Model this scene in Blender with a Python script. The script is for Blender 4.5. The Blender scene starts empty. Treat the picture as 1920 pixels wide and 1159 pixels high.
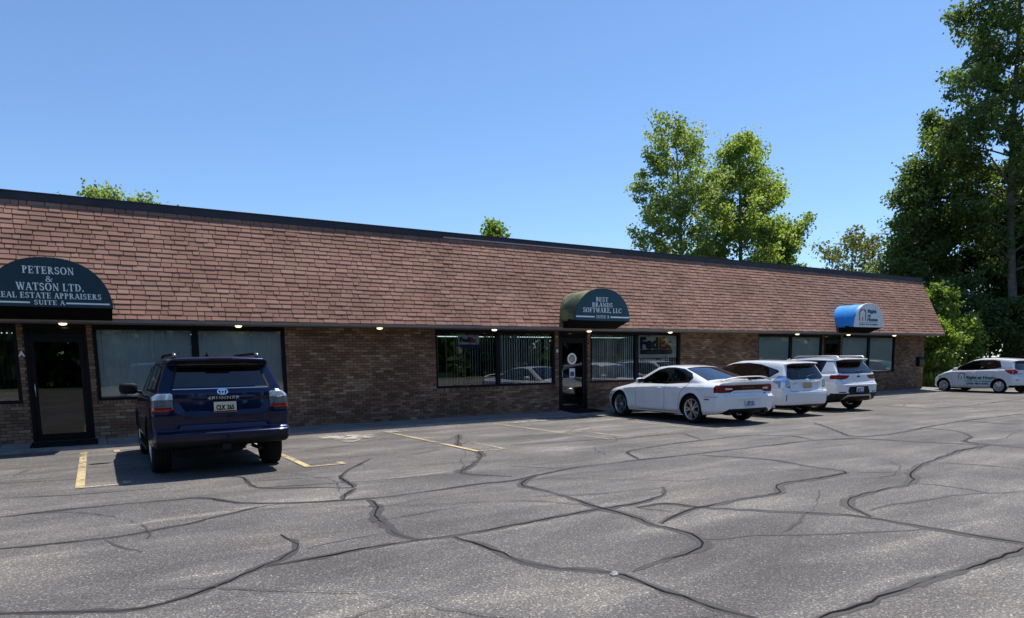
import bpy, bmesh, math, random
import numpy as np
from mathutils import Matrix, Vector

S = bpy.context.scene
COL = S.collection
R = math.radians
PI = math.pi

# ------------------------------------------------------------------ camera
cam_d = bpy.data.cameras.new("camera")
cam = bpy.data.objects.new("camera", cam_d)
COL.objects.link(cam)
S.camera = cam
F_PX, PY = 1269.18, 833.03
YAW, PITCH, ROLL = 0.549853, -0.118652, -0.0158822
cam_d.sensor_fit = 'HORIZONTAL'
cam_d.sensor_width = 36.0
cam_d.lens = 36.0 * F_PX / 1920.0
cam_d.shift_y = (PY - 579.5) / 1920.0
cam_d.clip_end = 2000.0
_cy, _sy, _cp, _sp = math.cos(YAW), math.sin(YAW), math.cos(PITCH), math.sin(PITCH)
_f = Vector((_sy * _cp, _cy * _cp, _sp))
_r0 = Vector((_cy, -_sy, 0))
_u0 = _r0.cross(_f)
_r = math.cos(ROLL) * _r0 + math.sin(ROLL) * _u0
_u = -math.sin(ROLL) * _r0 + math.cos(ROLL) * _u0
CAM = Vector((0.0, -17.0928, 1.58246))
m = Matrix.Identity(4)
for i in range(3):
    m[i][0], m[i][1], m[i][2], m[i][3] = _r[i], _u[i], -_f[i], CAM[i]
cam.matrix_world = m

# ------------------------------------------------------------------ sky and sun
SUN = Vector((0.42, 0.13, 1.0)).normalized()          # towards the sun
w = bpy.data.worlds.new("World")
S.world = w
w.use_nodes = True
nt = w.node_tree
bg = nt.nodes["Background"]
sky = nt.nodes.new("ShaderNodeTexSky")
sky.sky_type = 'NISHITA'
sky.sun_disc = False
sky.sun_elevation = math.asin(SUN.z)
sky.sun_rotation = math.atan2(SUN.x, SUN.y)
sky.altitude = 200.0
sky.air_density = 1.0
sky.dust_density = 0.15
sky.ozone_density = 4.0
tint = nt.nodes.new("ShaderNodeMix"); tint.data_type = 'RGBA'; tint.blend_type = 'MULTIPLY'
tint.inputs[0].default_value = 1.0
tint.inputs[7].default_value = (0.90, 1.0, 1.10, 1)          # a clear, deep blue summer sky
nt.links.new(sky.outputs[0], tint.inputs[6])
nt.links.new(tint.outputs[2], bg.inputs[0])
bg.inputs[1].default_value = 0.115
sun_d = bpy.data.lights.new("sun", 'SUN')
sun_d.energy = 5.0
sun_d.angle = R(0.53)
sun_d.color = (1.0, 0.94, 0.85)
sun = bpy.data.objects.new("sun", sun_d)
COL.objects.link(sun)
sun.rotation_euler = SUN.to_track_quat('Z', 'Y').to_euler()
S.view_settings.view_transform = 'Standard'
S.view_settings.look = 'None'
S.view_settings.gamma = 1.0
S.view_settings.use_curve_mapping = False
S.view_settings.exposure = 0.42

# ------------------------------------------------------------------ helpers
def tag(o, label=None, cat=None, group=None, kind=None):
    if label: o['label'] = label
    if cat: o['category'] = cat
    if group: o['group'] = group
    if kind: o['kind'] = kind
    return o

def empty(name, loc=(0, 0, 0), rz=0.0, parent=None):
    o = bpy.data.objects.new(name, None)
    o.empty_display_size = 0.2
    COL.objects.link(o)
    o.location = loc
    o.rotation_euler = (0, 0, rz)
    if parent: o.parent = parent
    return o

def obj(name, me, parent=None, loc=None):
    o = bpy.data.objects.new(name, me)
    COL.objects.link(o)
    if parent: o.parent = parent
    if loc is not None: o.location = loc
    return o

class MB:
    """collects simple shapes and links them as ONE mesh object"""
    def __init__(s): s.v = []; s.f = []; s.sm = []
    def add(s, vs, fs, smooth=False):
        n = len(s.v)
        s.v += [tuple(p) for p in vs]
        s.f += [tuple(i + n for i in f) for f in fs]
        s.sm += [smooth] * len(fs)
        return s
    def box(s, x0, x1, y0, y1, z0, z1):
        return s.add([(x0,y0,z0),(x1,y0,z0),(x1,y1,z0),(x0,y1,z0),(x0,y0,z1),(x1,y0,z1),(x1,y1,z1),(x0,y1,z1)],
                     [(0,3,2,1),(4,5,6,7),(0,1,5,4),(1,2,6,5),(2,3,7,6),(3,0,4,7)])
    def prism(s, poly, axis, a, b, smooth=False):
        """polygon (p,q) extruded along axis from a to b; x:(y,z) y:(x,z) z:(x,y)"""
        def pt(p, t):
            return {'x': (t, p[0], p[1]), 'y': (p[0], t, p[1]), 'z': (p[0], p[1], t)}[axis]
        n = len(poly)
        vs = [pt(p, a) for p in poly] + [pt(p, b) for p in poly]
        fs = [tuple(range(n - 1, -1, -1)), tuple(range(n, 2 * n))]
        s.add(vs, fs)
        s.add(vs, [(i, (i + 1) % n, n + (i + 1) % n, n + i) for i in range(n)], smooth)
        return s
    def tube(s, pts, rad, n=6, caps=True):
        pts = [Vector(p) for p in pts]
        rads = rad if isinstance(rad, (list, tuple)) else [rad] * len(pts)
        vs = []
        for i, p in enumerate(pts):
            d = (pts[min(i + 1, len(pts) - 1)] - pts[max(i - 1, 0)])
            d = d.normalized() if d.length > 1e-9 else Vector((0, 0, 1))
            a = d.cross(Vector((0, 0, 1)) if abs(d.z) < 0.9 else Vector((1, 0, 0))).normalized()
            b = d.cross(a)
            for k in range(n):
                t = 2 * PI * k / n
                vs.append(p + rads[i] * (math.cos(t) * a + math.sin(t) * b))
        fs = []
        for i in range(len(pts) - 1):
            for k in range(n):
                k2 = (k + 1) % n
                fs.append((i * n + k, i * n + k2, (i + 1) * n + k2, (i + 1) * n + k))
        s.add(vs, fs, True)
        if caps:
            s.add(vs, [tuple(range(n)), tuple((len(pts) - 1) * n + k for k in range(n - 1, -1, -1))])
        return s
    def lathe(s, prof, n=32, axis='y', smooth=True, c=(0, 0, 0)):
        """profile [(r, t)] turned about an axis"""
        vs = []
        for (r, t) in prof:
            for k in range(n):
                a = 2 * PI * k / n
                if axis == 'y': vs.append((c[0] + r * math.cos(a), c[1] + t, c[2] + r * math.sin(a)))
                else: vs.append((c[0] + r * math.cos(a), c[1] + r * math.sin(a), c[2] + t))
        fs = []
        for i in range(len(prof) - 1):
            for k in range(n):
                k2 = (k + 1) % n
                fs.append((i * n + k, i * n + k2, (i + 1) * n + k2, (i + 1) * n + k))
        return s.add(vs, fs, smooth)
    def mesh(s, name, mat=None):
        me = bpy.data.meshes.new(name)
        me.from_pydata(s.v, [], s.f)
        me.polygons.foreach_set('use_smooth', s.sm)
        if mat: me.materials.append(mat)
        me.update()
        return me
    def build(s, name, mat, parent=None, loc=None, bevel=0.0):
        o = obj(name, s.mesh(name, mat), parent, loc)
        if bevel:
            b = o.modifiers.new('bevel', 'BEVEL'); b.width = bevel; b.segments = 2; b.limit_method = 'ANGLE'
        return o

# ------------------------------------------------------------------ materials
def new_mat(name):
    mt = bpy.data.materials.new(name)
    mt.use_nodes = True
    return mt, mt.node_tree, mt.node_tree.nodes["Principled BSDF"]

def N(nt, kind, **kw):
    n = nt.nodes.new(kind)
    for k, v in kw.items():
        if k in n.inputs.keys(): n.inputs[k].default_value = v
        else: setattr(n, k, v)
    return n

def ramp(nt, fac, stops, interp='LINEAR'):
    r = nt.nodes.new("ShaderNodeValToRGB")
    r.color_ramp.interpolation = interp
    els = r.color_ramp.elements
    while len(els) > 1: els.remove(els[-1])
    els[0].position = stops[0][0]; els[0].color = (*stops[0][1], 1)
    for p, c in stops[1:]:
        e = els.new(p); e.color = (*c, 1)
    nt.links.new(fac, r.inputs[0])
    return r

def g3(v): return (v, v, v)

def mix_rgb(nt, fac, a, b, mode='MIX'):
    n = nt.nodes.new("ShaderNodeMix"); n.data_type = 'RGBA'; n.blend_type = mode
    for sock, val in ((n.inputs[0], fac), (n.inputs[6], a), (n.inputs[7], b)):
        if hasattr(val, 'links'): nt.links.new(val, sock)
        elif isinstance(val, (int, float)): sock.default_value = val
        else: sock.default_value = (*val, 1)
    return n.outputs[2]

def plain(name, col, rough=0.5, metal=0.0, spec=0.5, noise=0.0, nscale=20.0, coat=0.0, bump=0.0):
    mt, nt, b = new_mat(name)
    b.inputs['Roughness'].default_value = rough
    b.inputs['Metallic'].default_value = metal
    b.inputs['Specular IOR Level'].default_value = spec
    b.inputs['Coat Weight'].default_value = coat
    b.inputs['Base Color'].default_value = (*col, 1)
    if noise or bump:
        tc = N(nt, "ShaderNodeTexCoord")
        nz = N(nt, "ShaderNodeTexNoise", Scale=nscale, Detail=6.0)
        nt.links.new(tc.outputs['Object'], nz.inputs['Vector'])
        if noise:
            r = ramp(nt, nz.outputs[0], [(0.3, tuple(c * (1 - noise) for c in col)), (0.7, tuple(min(1, c * (1 + noise)) for c in col))])
            nt.links.new(r.outputs[0], b.inputs['Base Color'])
        if bump:
            bp = N(nt, "ShaderNodeBump", Strength=bump, Distance=0.01)
            nt.links.new(nz.outputs[0], bp.inputs['Height'])
            nt.links.new(bp.outputs[0], b.inputs['Normal'])
    return mt

def piece_mat(name, stops, rough=0.85, grain=(60.0, 0.25), streak=None, bump=0.3, interp='CONSTANT'):
    """one tone for each piece, whether it is an object of its own or an island of a joined mesh"""
    mt, nt, b = new_mat(name)
    geo = N(nt, "ShaderNodeNewGeometry"); oi = N(nt, "ShaderNodeObjectInfo")
    ad = N(nt, "ShaderNodeMath", operation='ADD'); fr = N(nt, "ShaderNodeMath", operation='FRACT')
    nt.links.new(geo.outputs['Random Per Island'], ad.inputs[0]); nt.links.new(oi.outputs['Random'], ad.inputs[1])
    nt.links.new(ad.outputs[0], fr.inputs[0])
    r = ramp(nt, fr.outputs[0], stops, interp)
    nz = N(nt, "ShaderNodeTexNoise", Scale=grain[0], Detail=5.0, Roughness=0.7)
    nt.links.new(geo.outputs['Position'], nz.inputs['Vector'])
    gr = ramp(nt, nz.outputs[0], [(0.3, g3(1 - grain[1])), (0.7, g3(1 + grain[1]))])
    c = mix_rgb(nt, 1.0, r.outputs[0], gr.outputs[0], 'MULTIPLY')
    if streak:
        n2 = N(nt, "ShaderNodeTexNoise", Scale=streak[0], Detail=4.0)
        nt.links.new(geo.outputs['Position'], n2.inputs['Vector'])
        sr = ramp(nt, n2.outputs[0], [(0.35, g3(1 - streak[1])), (0.65, g3(1 + streak[1] * 0.6))])
        c = mix_rgb(nt, 1.0, c, sr.outputs[0], 'MULTIPLY')
    nt.links.new(c, b.inputs['Base Color'])
    b.inputs['Roughness'].default_value = rough
    b.inputs['Specular IOR Level'].default_value = 0.25
    if bump:
        bp = N(nt, "ShaderNodeBump", Strength=bump, Distance=0.004)
        nt.links.new(nz.outputs[0], bp.inputs['Height']); nt.links.new(bp.outputs[0], b.inputs['Normal'])
    return mt

def glass_mat(name, tint, refl=1.0, rough=0.0, ior=1.62):
    """a thin pane: what is behind seen through a tint, plus a Fresnel reflection"""
    mt, nt, b = new_mat(name)
    nt.nodes.remove(b)
    out = nt.nodes["Material Output"]
    tr = N(nt, "ShaderNodeBsdfTransparent", Color=(*tint, 1))
    gl = N(nt, "ShaderNodeBsdfGlossy", Roughness=rough)
    gl.inputs['Color'].default_value = (refl, refl, refl, 1)
    fr = N(nt, "ShaderNodeFresnel", IOR=ior)
    mx = nt.nodes.new("ShaderNodeMixShader")
    nt.links.new(fr.outputs[0], mx.inputs[0]); nt.links.new(tr.outputs[0], mx.inputs[1]); nt.links.new(gl.outputs[0], mx.inputs[2])
    nt.links.new(mx.outputs[0], out.inputs[0])
    return mt

def paint_mat(name, col, metal=0.0, rough=0.35, coat=1.0):
    mt, nt, b = new_mat(name)
    geo = N(nt, "ShaderNodeNewGeometry")
    c = mix_rgb(nt, geo.outputs['Backfacing'], col, (0.012, 0.012, 0.013))      # the cabin side of the shell is dark trim
    nz = N(nt, "ShaderNodeTexNoise", Scale=2.5, Detail=4.0)
    nt.links.new(geo.outputs['Position'], nz.inputs['Vector'])
    gr = ramp(nt, nz.outputs[0], [(0.35, g3(0.93)), (0.65, g3(1.0))])
    c = mix_rgb(nt, 1.0, c, gr.outputs[0], 'MULTIPLY')
    nt.links.new(c, b.inputs['Base Color'])
    b.inputs['Metallic'].default_value = metal
    b.inputs['Roughness'].default_value = rough
    b.inputs['Specular IOR Level'].default_value = 0.15
    b.inputs['Coat Weight'].default_value = coat
    b.inputs['Coat Roughness'].default_value = 0.03
    return mt

def emit_mat(name, col, strength):
    mt, nt, b = new_mat(name)
    b.inputs['Emission Color'].default_value = (*col, 1)
    b.inputs['Emission Strength'].default_value = strength
    b.inputs['Base Color'].default_value = (0.8, 0.8, 0.75, 1)
    return mt

M = {}
M['black_metal'] = plain('dark bronze frame', (0.006, 0.005, 0.0055), 0.5, spec=0.15, noise=0.2)
M['fascia'] = plain('dark coated roof edge', (0.038, 0.037, 0.046), 0.5, spec=0.25, noise=0.15, nscale=3)
M['flash'] = plain('pale flashing', (0.42, 0.33, 0.30), 0.5)
M['soffit'] = plain('grey soffit board', (0.20, 0.17, 0.15), 0.6, noise=0.1, nscale=4)
M['mortar'] = plain('grey brown mortar', (0.046, 0.035, 0.029), 0.95, noise=0.25, nscale=6)
M['brick'] = piece_mat('mixed brown brick', [(0, (0.170, 0.098, 0.058)), (0.18, (0.215, 0.132, 0.080)), (0.36, (0.140, 0.076, 0.048)), (0.52, (0.235, 0.150, 0.092)),
                                           (0.66, (0.175, 0.095, 0.062)), (0.80, (0.255, 0.172, 0.108)), (0.88, (0.215, 0.130, 0.080)), (0.96, (0.31, 0.225, 0.15))], streak=(0.8, 0.30))
M['shingle_back'] = plain('dark shingle underlay', (0.026, 0.012, 0.011), 0.95, spec=0.1)
M['shingle'] = piece_mat('red brown shingle', [(0, (0.261, 0.144, 0.106)), (0.2, (0.284, 0.158, 0.117)), (0.4, (0.242, 0.132, 0.097)), (0.55, (0.296, 0.170, 0.125)), (0.75, (0.267, 0.149, 0.109)), (0.92, (0.313, 0.183, 0.136))],
                         rough=0.95, grain=(90.0, 0.22), streak=(0.9, 0.17), bump=0.5)
M['pane'] = glass_mat('window pane', (0.93, 0.97, 0.97), 1.0, ior=2.2)
M['pane_door'] = glass_mat('door pane', (0.50, 0.54, 0.56), 1.0, ior=1.7)
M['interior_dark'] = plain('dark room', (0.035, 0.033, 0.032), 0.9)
M['blind'] = plain('pale vertical blind', (0.80, 0.84, 0.83), 0.7, noise=0.08, nscale=3)
M['blind_grey'] = plain('grey vertical blind', (0.76, 0.79, 0.80), 0.7, noise=0.1, nscale=3)
M['shade'] = plain('drawn window shade', (0.72, 0.78, 0.77), 0.8, noise=0.05, nscale=2)
M['white'] = plain('white sign paint', (0.80, 0.80, 0.80), 0.5)
M['off_white'] = plain('off white vinyl', (0.88, 0.89, 0.80), 0.6, noise=0.05, nscale=3)
M['purple'] = plain('deep violet print', (0.022, 0.022, 0.085), 0.5)
M['orange'] = plain('orange print', (0.50, 0.10, 0.012), 0.5)
M['navy_print'] = plain('navy print', (0.018, 0.030, 0.11), 0.5)
M['grey_print'] = plain('grey print', (0.16, 0.17, 0.24), 0.5)
M['chrome'] = plain('chrome', (0.82, 0.82, 0.84), 0.12, metal=1.0)
M['alloy'] = plain('bright alloy', (0.50, 0.50, 0.52), 0.28, metal=0.9)
M['steel'] = plain('brushed steel', (0.45, 0.45, 0.45), 0.4, metal=1.0)
M['rubber'] = plain('tyre rubber', (0.010, 0.010, 0.0105), 0.9, spec=0.2, noise=0.3, nscale=8)
M['black_plastic'] = plain('black plastic', (0.009, 0.009, 0.0095), 0.6, spec=0.2, noise=0.2, nscale=9)
M['gloss_black'] = plain('gloss black', (0.006, 0.006, 0.007), 0.12)
M['mat'] = plain('black rubber mat', (0.007, 0.007, 0.0075), 0.95, spec=0.15, noise=0.3, nscale=30)
M['seat'] = plain('dark seat cloth', (0.028, 0.027, 0.028), 0.9)
M['paper'] = plain('paper', (0.7, 0.7, 0.66), 0.8)

def text_mesh(txt, size, mat, bold=0.0, depth=0.002, width=None, spacing=1.0, name='lettering', shear=0.0):
    """flat lettering in the x-z plane facing -y, centred on x, standing on z=0"""
    cu = bpy.data.curves.new(name, 'FONT')
    cu.body = txt; cu.size = size; cu.offset = bold; cu.extrude = depth; cu.align_x = 'CENTER'; cu.space_character = spacing; cu.shear = shear
    cu.resolution_u = 3
    o = bpy.data.objects.new(name, cu)
    COL.objects.link(o)
    dg = bpy.context.evaluated_depsgraph_get()
    me = bpy.data.meshes.new_from_object(o.evaluated_get(dg))
    bpy.data.objects.remove(o)
    bpy.data.curves.remove(cu)
    n = len(me.vertices)
    co = np.empty(n * 3); me.vertices.foreach_get('co', co); co = co.reshape(-1, 3)
    cx = (co[:, 0].min() + co[:, 0].max()) / 2
    co[:, 0] -= cx
    if width: co[:, 0] *= width / (co[:, 0].max() - co[:, 0].min())
    out = np.stack([co[:, 0], -co[:, 2], co[:, 1]], 1)
    me.vertices.foreach_set('co', out.ravel())
    me.materials.clear(); me.materials.append(mat)
    me.name = name
    me.update()
    return me

def mesh_np(name, V, F, mat, smooth=True):
    """mesh from numpy arrays of vertices and equal sized faces"""
    V = np.asarray(V, float); F = np.asarray(F, np.int32)
    k = F.shape[1]
    me = bpy.data.meshes.new(name)
    me.vertices.add(len(V)); me.vertices.foreach_set('co', V.ravel())
    me.loops.add(F.size); me.loops.foreach_set('vertex_index', F.ravel())
    me.polygons.add(len(F))
    me.polygons.foreach_set('loop_start', np.arange(0, F.size, k, dtype=np.int32))
    me.polygons.foreach_set('use_smooth', np.full(len(F), smooth))
    if mat: me.materials.append(mat)
    me.update(calc_edges=True)
    return me
rnd = random.Random(7)
# ------------------------------------------------------------------ ground, lot, walk
def asphalt_mat():
    mt, nt, b = new_mat('weathered asphalt')
    geo = N(nt, "ShaderNodeNewGeometry")
    P = geo.outputs['Position']
    mp = N(nt, "ShaderNodeMapping"); mp.inputs['Scale'].default_value = (0.22, 1.0, 1.0)
    nt.links.new(P, mp.inputs['Vector'])
    streak = N(nt, "ShaderNodeTexNoise", Scale=1.5, Detail=7.0, Roughness=0.62, Distortion=0.5)
    nt.links.new(mp.outputs[0], streak.inputs['Vector'])
    patch = N(nt, "ShaderNodeTexNoise", Scale=0.55, Detail=5.0, Roughness=0.6, Distortion=0.3)
    nt.links.new(P, patch.inputs['Vector'])
    fine = N(nt, "ShaderNodeTexNoise", Scale=58.0, Detail=4.0, Roughness=0.8)
    nt.links.new(P, fine.inputs['Vector'])
    vor = N(nt, "ShaderNodeTexVoronoi", Scale=85.0)
    nt.links.new(P, vor.inputs['Vector'])
    base = ramp(nt, streak.outputs[0], [(0.28, (0.080, 0.075, 0.074)), (0.48, (0.112, 0.105, 0.102)), (0.60, (0.146, 0.138, 0.132)), (0.74, (0.270, 0.250, 0.218))])
    pm = ramp(nt, patch.outputs[0], [(0.30, g3(0.74)), (0.5, g3(1.0)), (0.66, (1.28, 1.26, 1.20))])
    c = mix_rgb(nt, 1.0, base.outputs[0], pm.outputs[0], 'MULTIPLY')
    # pale stone chips showing through the worn binder
    chip = ramp(nt, vor.outputs['Color'], [(0.0, g3(0.62)), (0.50, g3(0.86)), (0.74, g3(1.08)), (0.86, (1.9, 1.84, 1.7)), (1.0, (3.0, 2.9, 2.6))])
    c = mix_rgb(nt, 1.0, c, chip.outputs[0], 'MULTIPLY')
    fr = ramp(nt, fine.outputs[0], [(0.34, g3(0.30)), (0.48, g3(0.80)), (0.56, g3(1.15)), (0.68, g3(2.3))])
    c = mix_rgb(nt, 0.9, c, fr.outputs[0], 'MULTIPLY')
    nt.links.new(c, b.inputs['Base Color'])
    b.inputs['Roughness'].default_value = 0.82
    b.inputs['Specular IOR Level'].default_value = 0.35
    bp = N(nt, "ShaderNodeBump", Strength=0.9, Distance=0.006)
    nt.links.new(fine.outputs[0], bp.inputs['Height']); nt.links.new(bp.outputs[0], b.inputs['Normal'])
    return mt
M['asphalt'] = asphalt_mat()

def tar_mat():
    mt, nt, b = new_mat('crack sealant')
    geo = N(nt, "ShaderNodeNewGeometry")
    nz = N(nt, "ShaderNodeTexNoise", Scale=9.0, Detail=6.0, Roughness=0.7)
    nt.links.new(geo.outputs['Position'], nz.inputs['Vector'])
    at = N(nt, "ShaderNodeAttribute", attribute_name='edge')
    f2 = N(nt, "ShaderNodeTexNoise", Scale=70.0, Detail=4.0, Roughness=0.8)
    nt.links.new(geo.outputs['Position'], f2.inputs['Vector'])
    r = ramp(nt, nz.outputs[0], [(0.3, (0.030, 0.028, 0.028)), (0.7, (0.060, 0.056, 0.056))])
    nt.links.new(r.outputs[0], b.inputs['Base Color'])
    b.inputs['Roughness'].default_value = 0.7
    # worn, broken margins
    s1 = N(nt, "ShaderNodeMath", operation='MULTIPLY_ADD'); s1.inputs[1].default_value = 1.1; 
    nt.links.new(f2.outputs[0], s1.inputs[0]); nt.links.new(at.outputs['Fac'], s1.inputs[2])
    s2 = N(nt, "ShaderNodeMath", operation='MULTIPLY_ADD'); s2.inputs[1].default_value = 0.9
    nt.links.new(nz.outputs[0], s2.inputs[0]); nt.links.new(s1.outputs[0], s2.inputs[2])
    al = ramp(nt, s2.outputs[0], [(1.10, g3(0))] if False else [(0.0, g3(0)), (0.52, g3(0.0)), (0.74, g3(0.80))])
    dv = N(nt, "ShaderNodeMath", operation='MULTIPLY'); dv.inputs[1].default_value = 0.45
    nt.links.new(s2.outputs[0], dv.inputs[0]); nt.links.new(dv.outputs[0], al.inputs[0])
    nt.links.new(al.outputs[0], b.inputs['Alpha'])
    return mt
M['tar'] = tar_mat()
M['tar_faint'] = tar_mat()
M['tar_faint'].name = 'worn thin sealant'
for e_ in M['tar_faint'].node_tree.nodes:
    if e_.type == 'VALTORGB' and len(e_.color_ramp.elements) == 3: e_.color_ramp.elements[2].color = (.5, .5, .5, 1); e_.color_ramp.elements[1].position = .56

def worn_paint(name, col, lo, hi, scale=14.0):
    mt, nt, b = new_mat(name)
    geo = N(nt, "ShaderNodeNewGeometry")
    nz = N(nt, "ShaderNodeTexNoise", Scale=scale, Detail=8.0, Roughness=0.75)
    nt.links.new(geo.outputs['Position'], nz.inputs['Vector'])
    n2 = N(nt, "ShaderNodeTexNoise", Scale=1.1, Detail=3.0)
    nt.links.new(geo.outputs['Position'], n2.inputs['Vector'])
    s = N(nt, "ShaderNodeMath", operation='MULTIPLY_ADD'); s.inputs[1].default_value = 0.7
    nt.links.new(n2.outputs[0], s.inputs[0]); nt.links.new(nz.outputs[0], s.inputs[2])
    h = N(nt, "ShaderNodeMath", operation='MULTIPLY'); h.inputs[1].default_value = 0.6
    nt.links.new(s.outputs[0], h.inputs[0])
    al = ramp(nt, h.outputs[0], [(lo, g3(0.0)), (hi, g3(1.0))])
    nt.links.new(al.outputs[0], b.inputs['Alpha'])
    cr = ramp(nt, nz.outputs[0], [(0.3, tuple(c * 0.8 for c in col)), (0.7, col)])
    nt.links.new(cr.outputs[0], b.inputs['Base Color'])
    b.inputs['Roughness'].default_value = 0.8
    return mt
M['yellow'] = worn_paint('worn yellow line paint', (0.50, 0.40, 0.215), 0.40, 0.56)
M['yellow_faint'] = worn_paint('nearly gone line paint', (0.50, 0.42, 0.25), 0.46, 0.66)
M['spall'] = worn_paint('pale spalled concrete', (0.40, 0.375, 0.32), 0.46, 0.58, 5.0)

def grass_ground():
    mt, nt, b = new_mat('dry grass and soil')
    geo = N(nt, "ShaderNodeNewGeometry")
    nz = N(nt, "ShaderNodeTexNoise", Scale=0.8, Detail=9.0, Roughness=0.7)
    nt.links.new(geo.outputs['Position'], nz.inputs['Vector'])
    r = ramp(nt, nz.outputs[0], [(0.3, (0.030, 0.042, 0.014)), (0.55, (0.060, 0.085, 0.024)), (0.72, (0.12, 0.10, 0.055))])
    nt.links.new(r.outputs[0], b.inputs['Base Color'])
    b.inputs['Roughness'].default_value = 0.95
    return mt
M['grass_ground'] = grass_ground()
M['concrete'] = plain('walk concrete', (0.18, 0.172, 0.162), 0.9, noise=0.22, nscale=2.5, bump=0.15)
M['kerb'] = plain('kerb concrete', (0.20, 0.192, 0.18), 0.9, noise=0.25, nscale=4)

def sheet(name, x0, x1, y0, y1, z, mat):
    o = obj(name, mesh_np(name, [(x0, y0, z), (x1, y0, z), (x1, y1, z), (x0, y1, z)], [(0, 1, 2, 3)], mat, False))
    return tag(o, kind='structure')

sheet('ground', -900, 900, -900, 900, -0.02, M['grass_ground'])
sheet('parking_lot', -45, 41, -48, -1.03, 0.0, M['asphalt'])
WX = 33.11                          # far end of the front wall
# the walk falls a little from the wall to the kerb; slabs with tooled joints
for i in range(24):
    x0 = -9.0 + i * 1.83; x1 = min(x0 + 1.815, 35.3)
    if x0 > 35: break
    b = MB()
    dz = rnd.uniform(-0.003, 0.003)
    yb = 0.0 if x1 < WX + 0.3 else 0.9
    b.add([(x0, -0.90, 0.062 + dz), (x1, -0.90, 0.062 + dz), (x1, yb, 0.118 + dz), (x0, yb, 0.118 + dz),
           (x0, -0.90, -0.015), (x1, -0.90, -0.015), (x1, yb, -0.015), (x0, yb, -0.015)],
          [(0, 1, 2, 3), (4, 7, 6, 5), (0, 4, 5, 1), (1, 5, 6, 2), (2, 6, 7, 3), (3, 7, 4, 0)])
    tag(b.build('sidewalk_slab', M['concrete']), kind='structure')
b = MB()
b.add([(-9, -1.05, -0.015), (35.3, -1.05, -0.015), (35.3, -0.915, -0.015), (-9, -0.915, -0.015), (-9, -1.04, 0.050), (35.3, -1.04, 0.050), (35.3, -0.915, 0.060), (-9, -0.915, 0.060)],
      [(4, 5, 6, 7), (0, 1, 5, 4), (1, 2, 6, 5), (2, 3, 7, 6), (3, 0, 4, 7)])
tag(b.build('kerb', M['kerb']), kind='structure')

def ribbon(name, pts, width, z, mat, seed, kind='structure', wob=0.35, fade=False):
    """an irregular strip lying on the ground along a polyline; vertex attribute 'edge' is 0 at its margins"""
    rg = random.Random(seed)
    P = [Vector((p[0], p[1], 0)) for p in pts]
    fine = []
    for a, c in zip(P, P[1:]):
        n = max(1, int((c - a).length / 0.12))
        for k in range(n):
            fine.append(a.lerp(c, k / n))
    fine.append(P[-1])
    # soften corners, then jitter
    for _ in range(2):
        fine = [fine[0]] + [(fine[i - 1] + fine[i] * 2 + fine[i + 1]) / 4 for i in range(1, len(fine) - 1)] + [fine[-1]]
    V, E, Fc = [], [], []
    L = len(fine)
    ph = rg.uniform(0, 9)
    for i, p in enumerate(fine):
        d = (fine[min(i + 1, L - 1)] - fine[max(i - 1, 0)]).normalized()
        nrm = Vector((-d.y, d.x, 0))
        wd = width * (1 + wob * math.sin(ph + i * 0.37) * math.sin(i * 0.11 + ph) + rg.uniform(-0.30, 0.30))
        if fade: wd *= min(1.0, 0.35 + min(i, L - 1 - i) / 6.0)
        j = nrm * rg.uniform(-0.020, 0.020)
        for t, e in ((-1.0, 0.0), (-0.35, 1.0), (0.35, 1.0), (1.0, 0.0)):
            q = p + j + nrm * (wd * 0.5 * t)
            V.append((q.x, q.y, z)); E.append(e)
    for i in range(L - 1):
        for k in range(3):
            a = i * 4 + k
            Fc.append((a, a + 4, a + 5, a + 1))
    me = mesh_np(name, V, Fc, mat, False)
    at = me.attributes.new('edge', 'FLOAT', 'POINT')
    at.data.foreach_set('value', E)
    return tag(obj(name, me), kind=kind)

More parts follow.
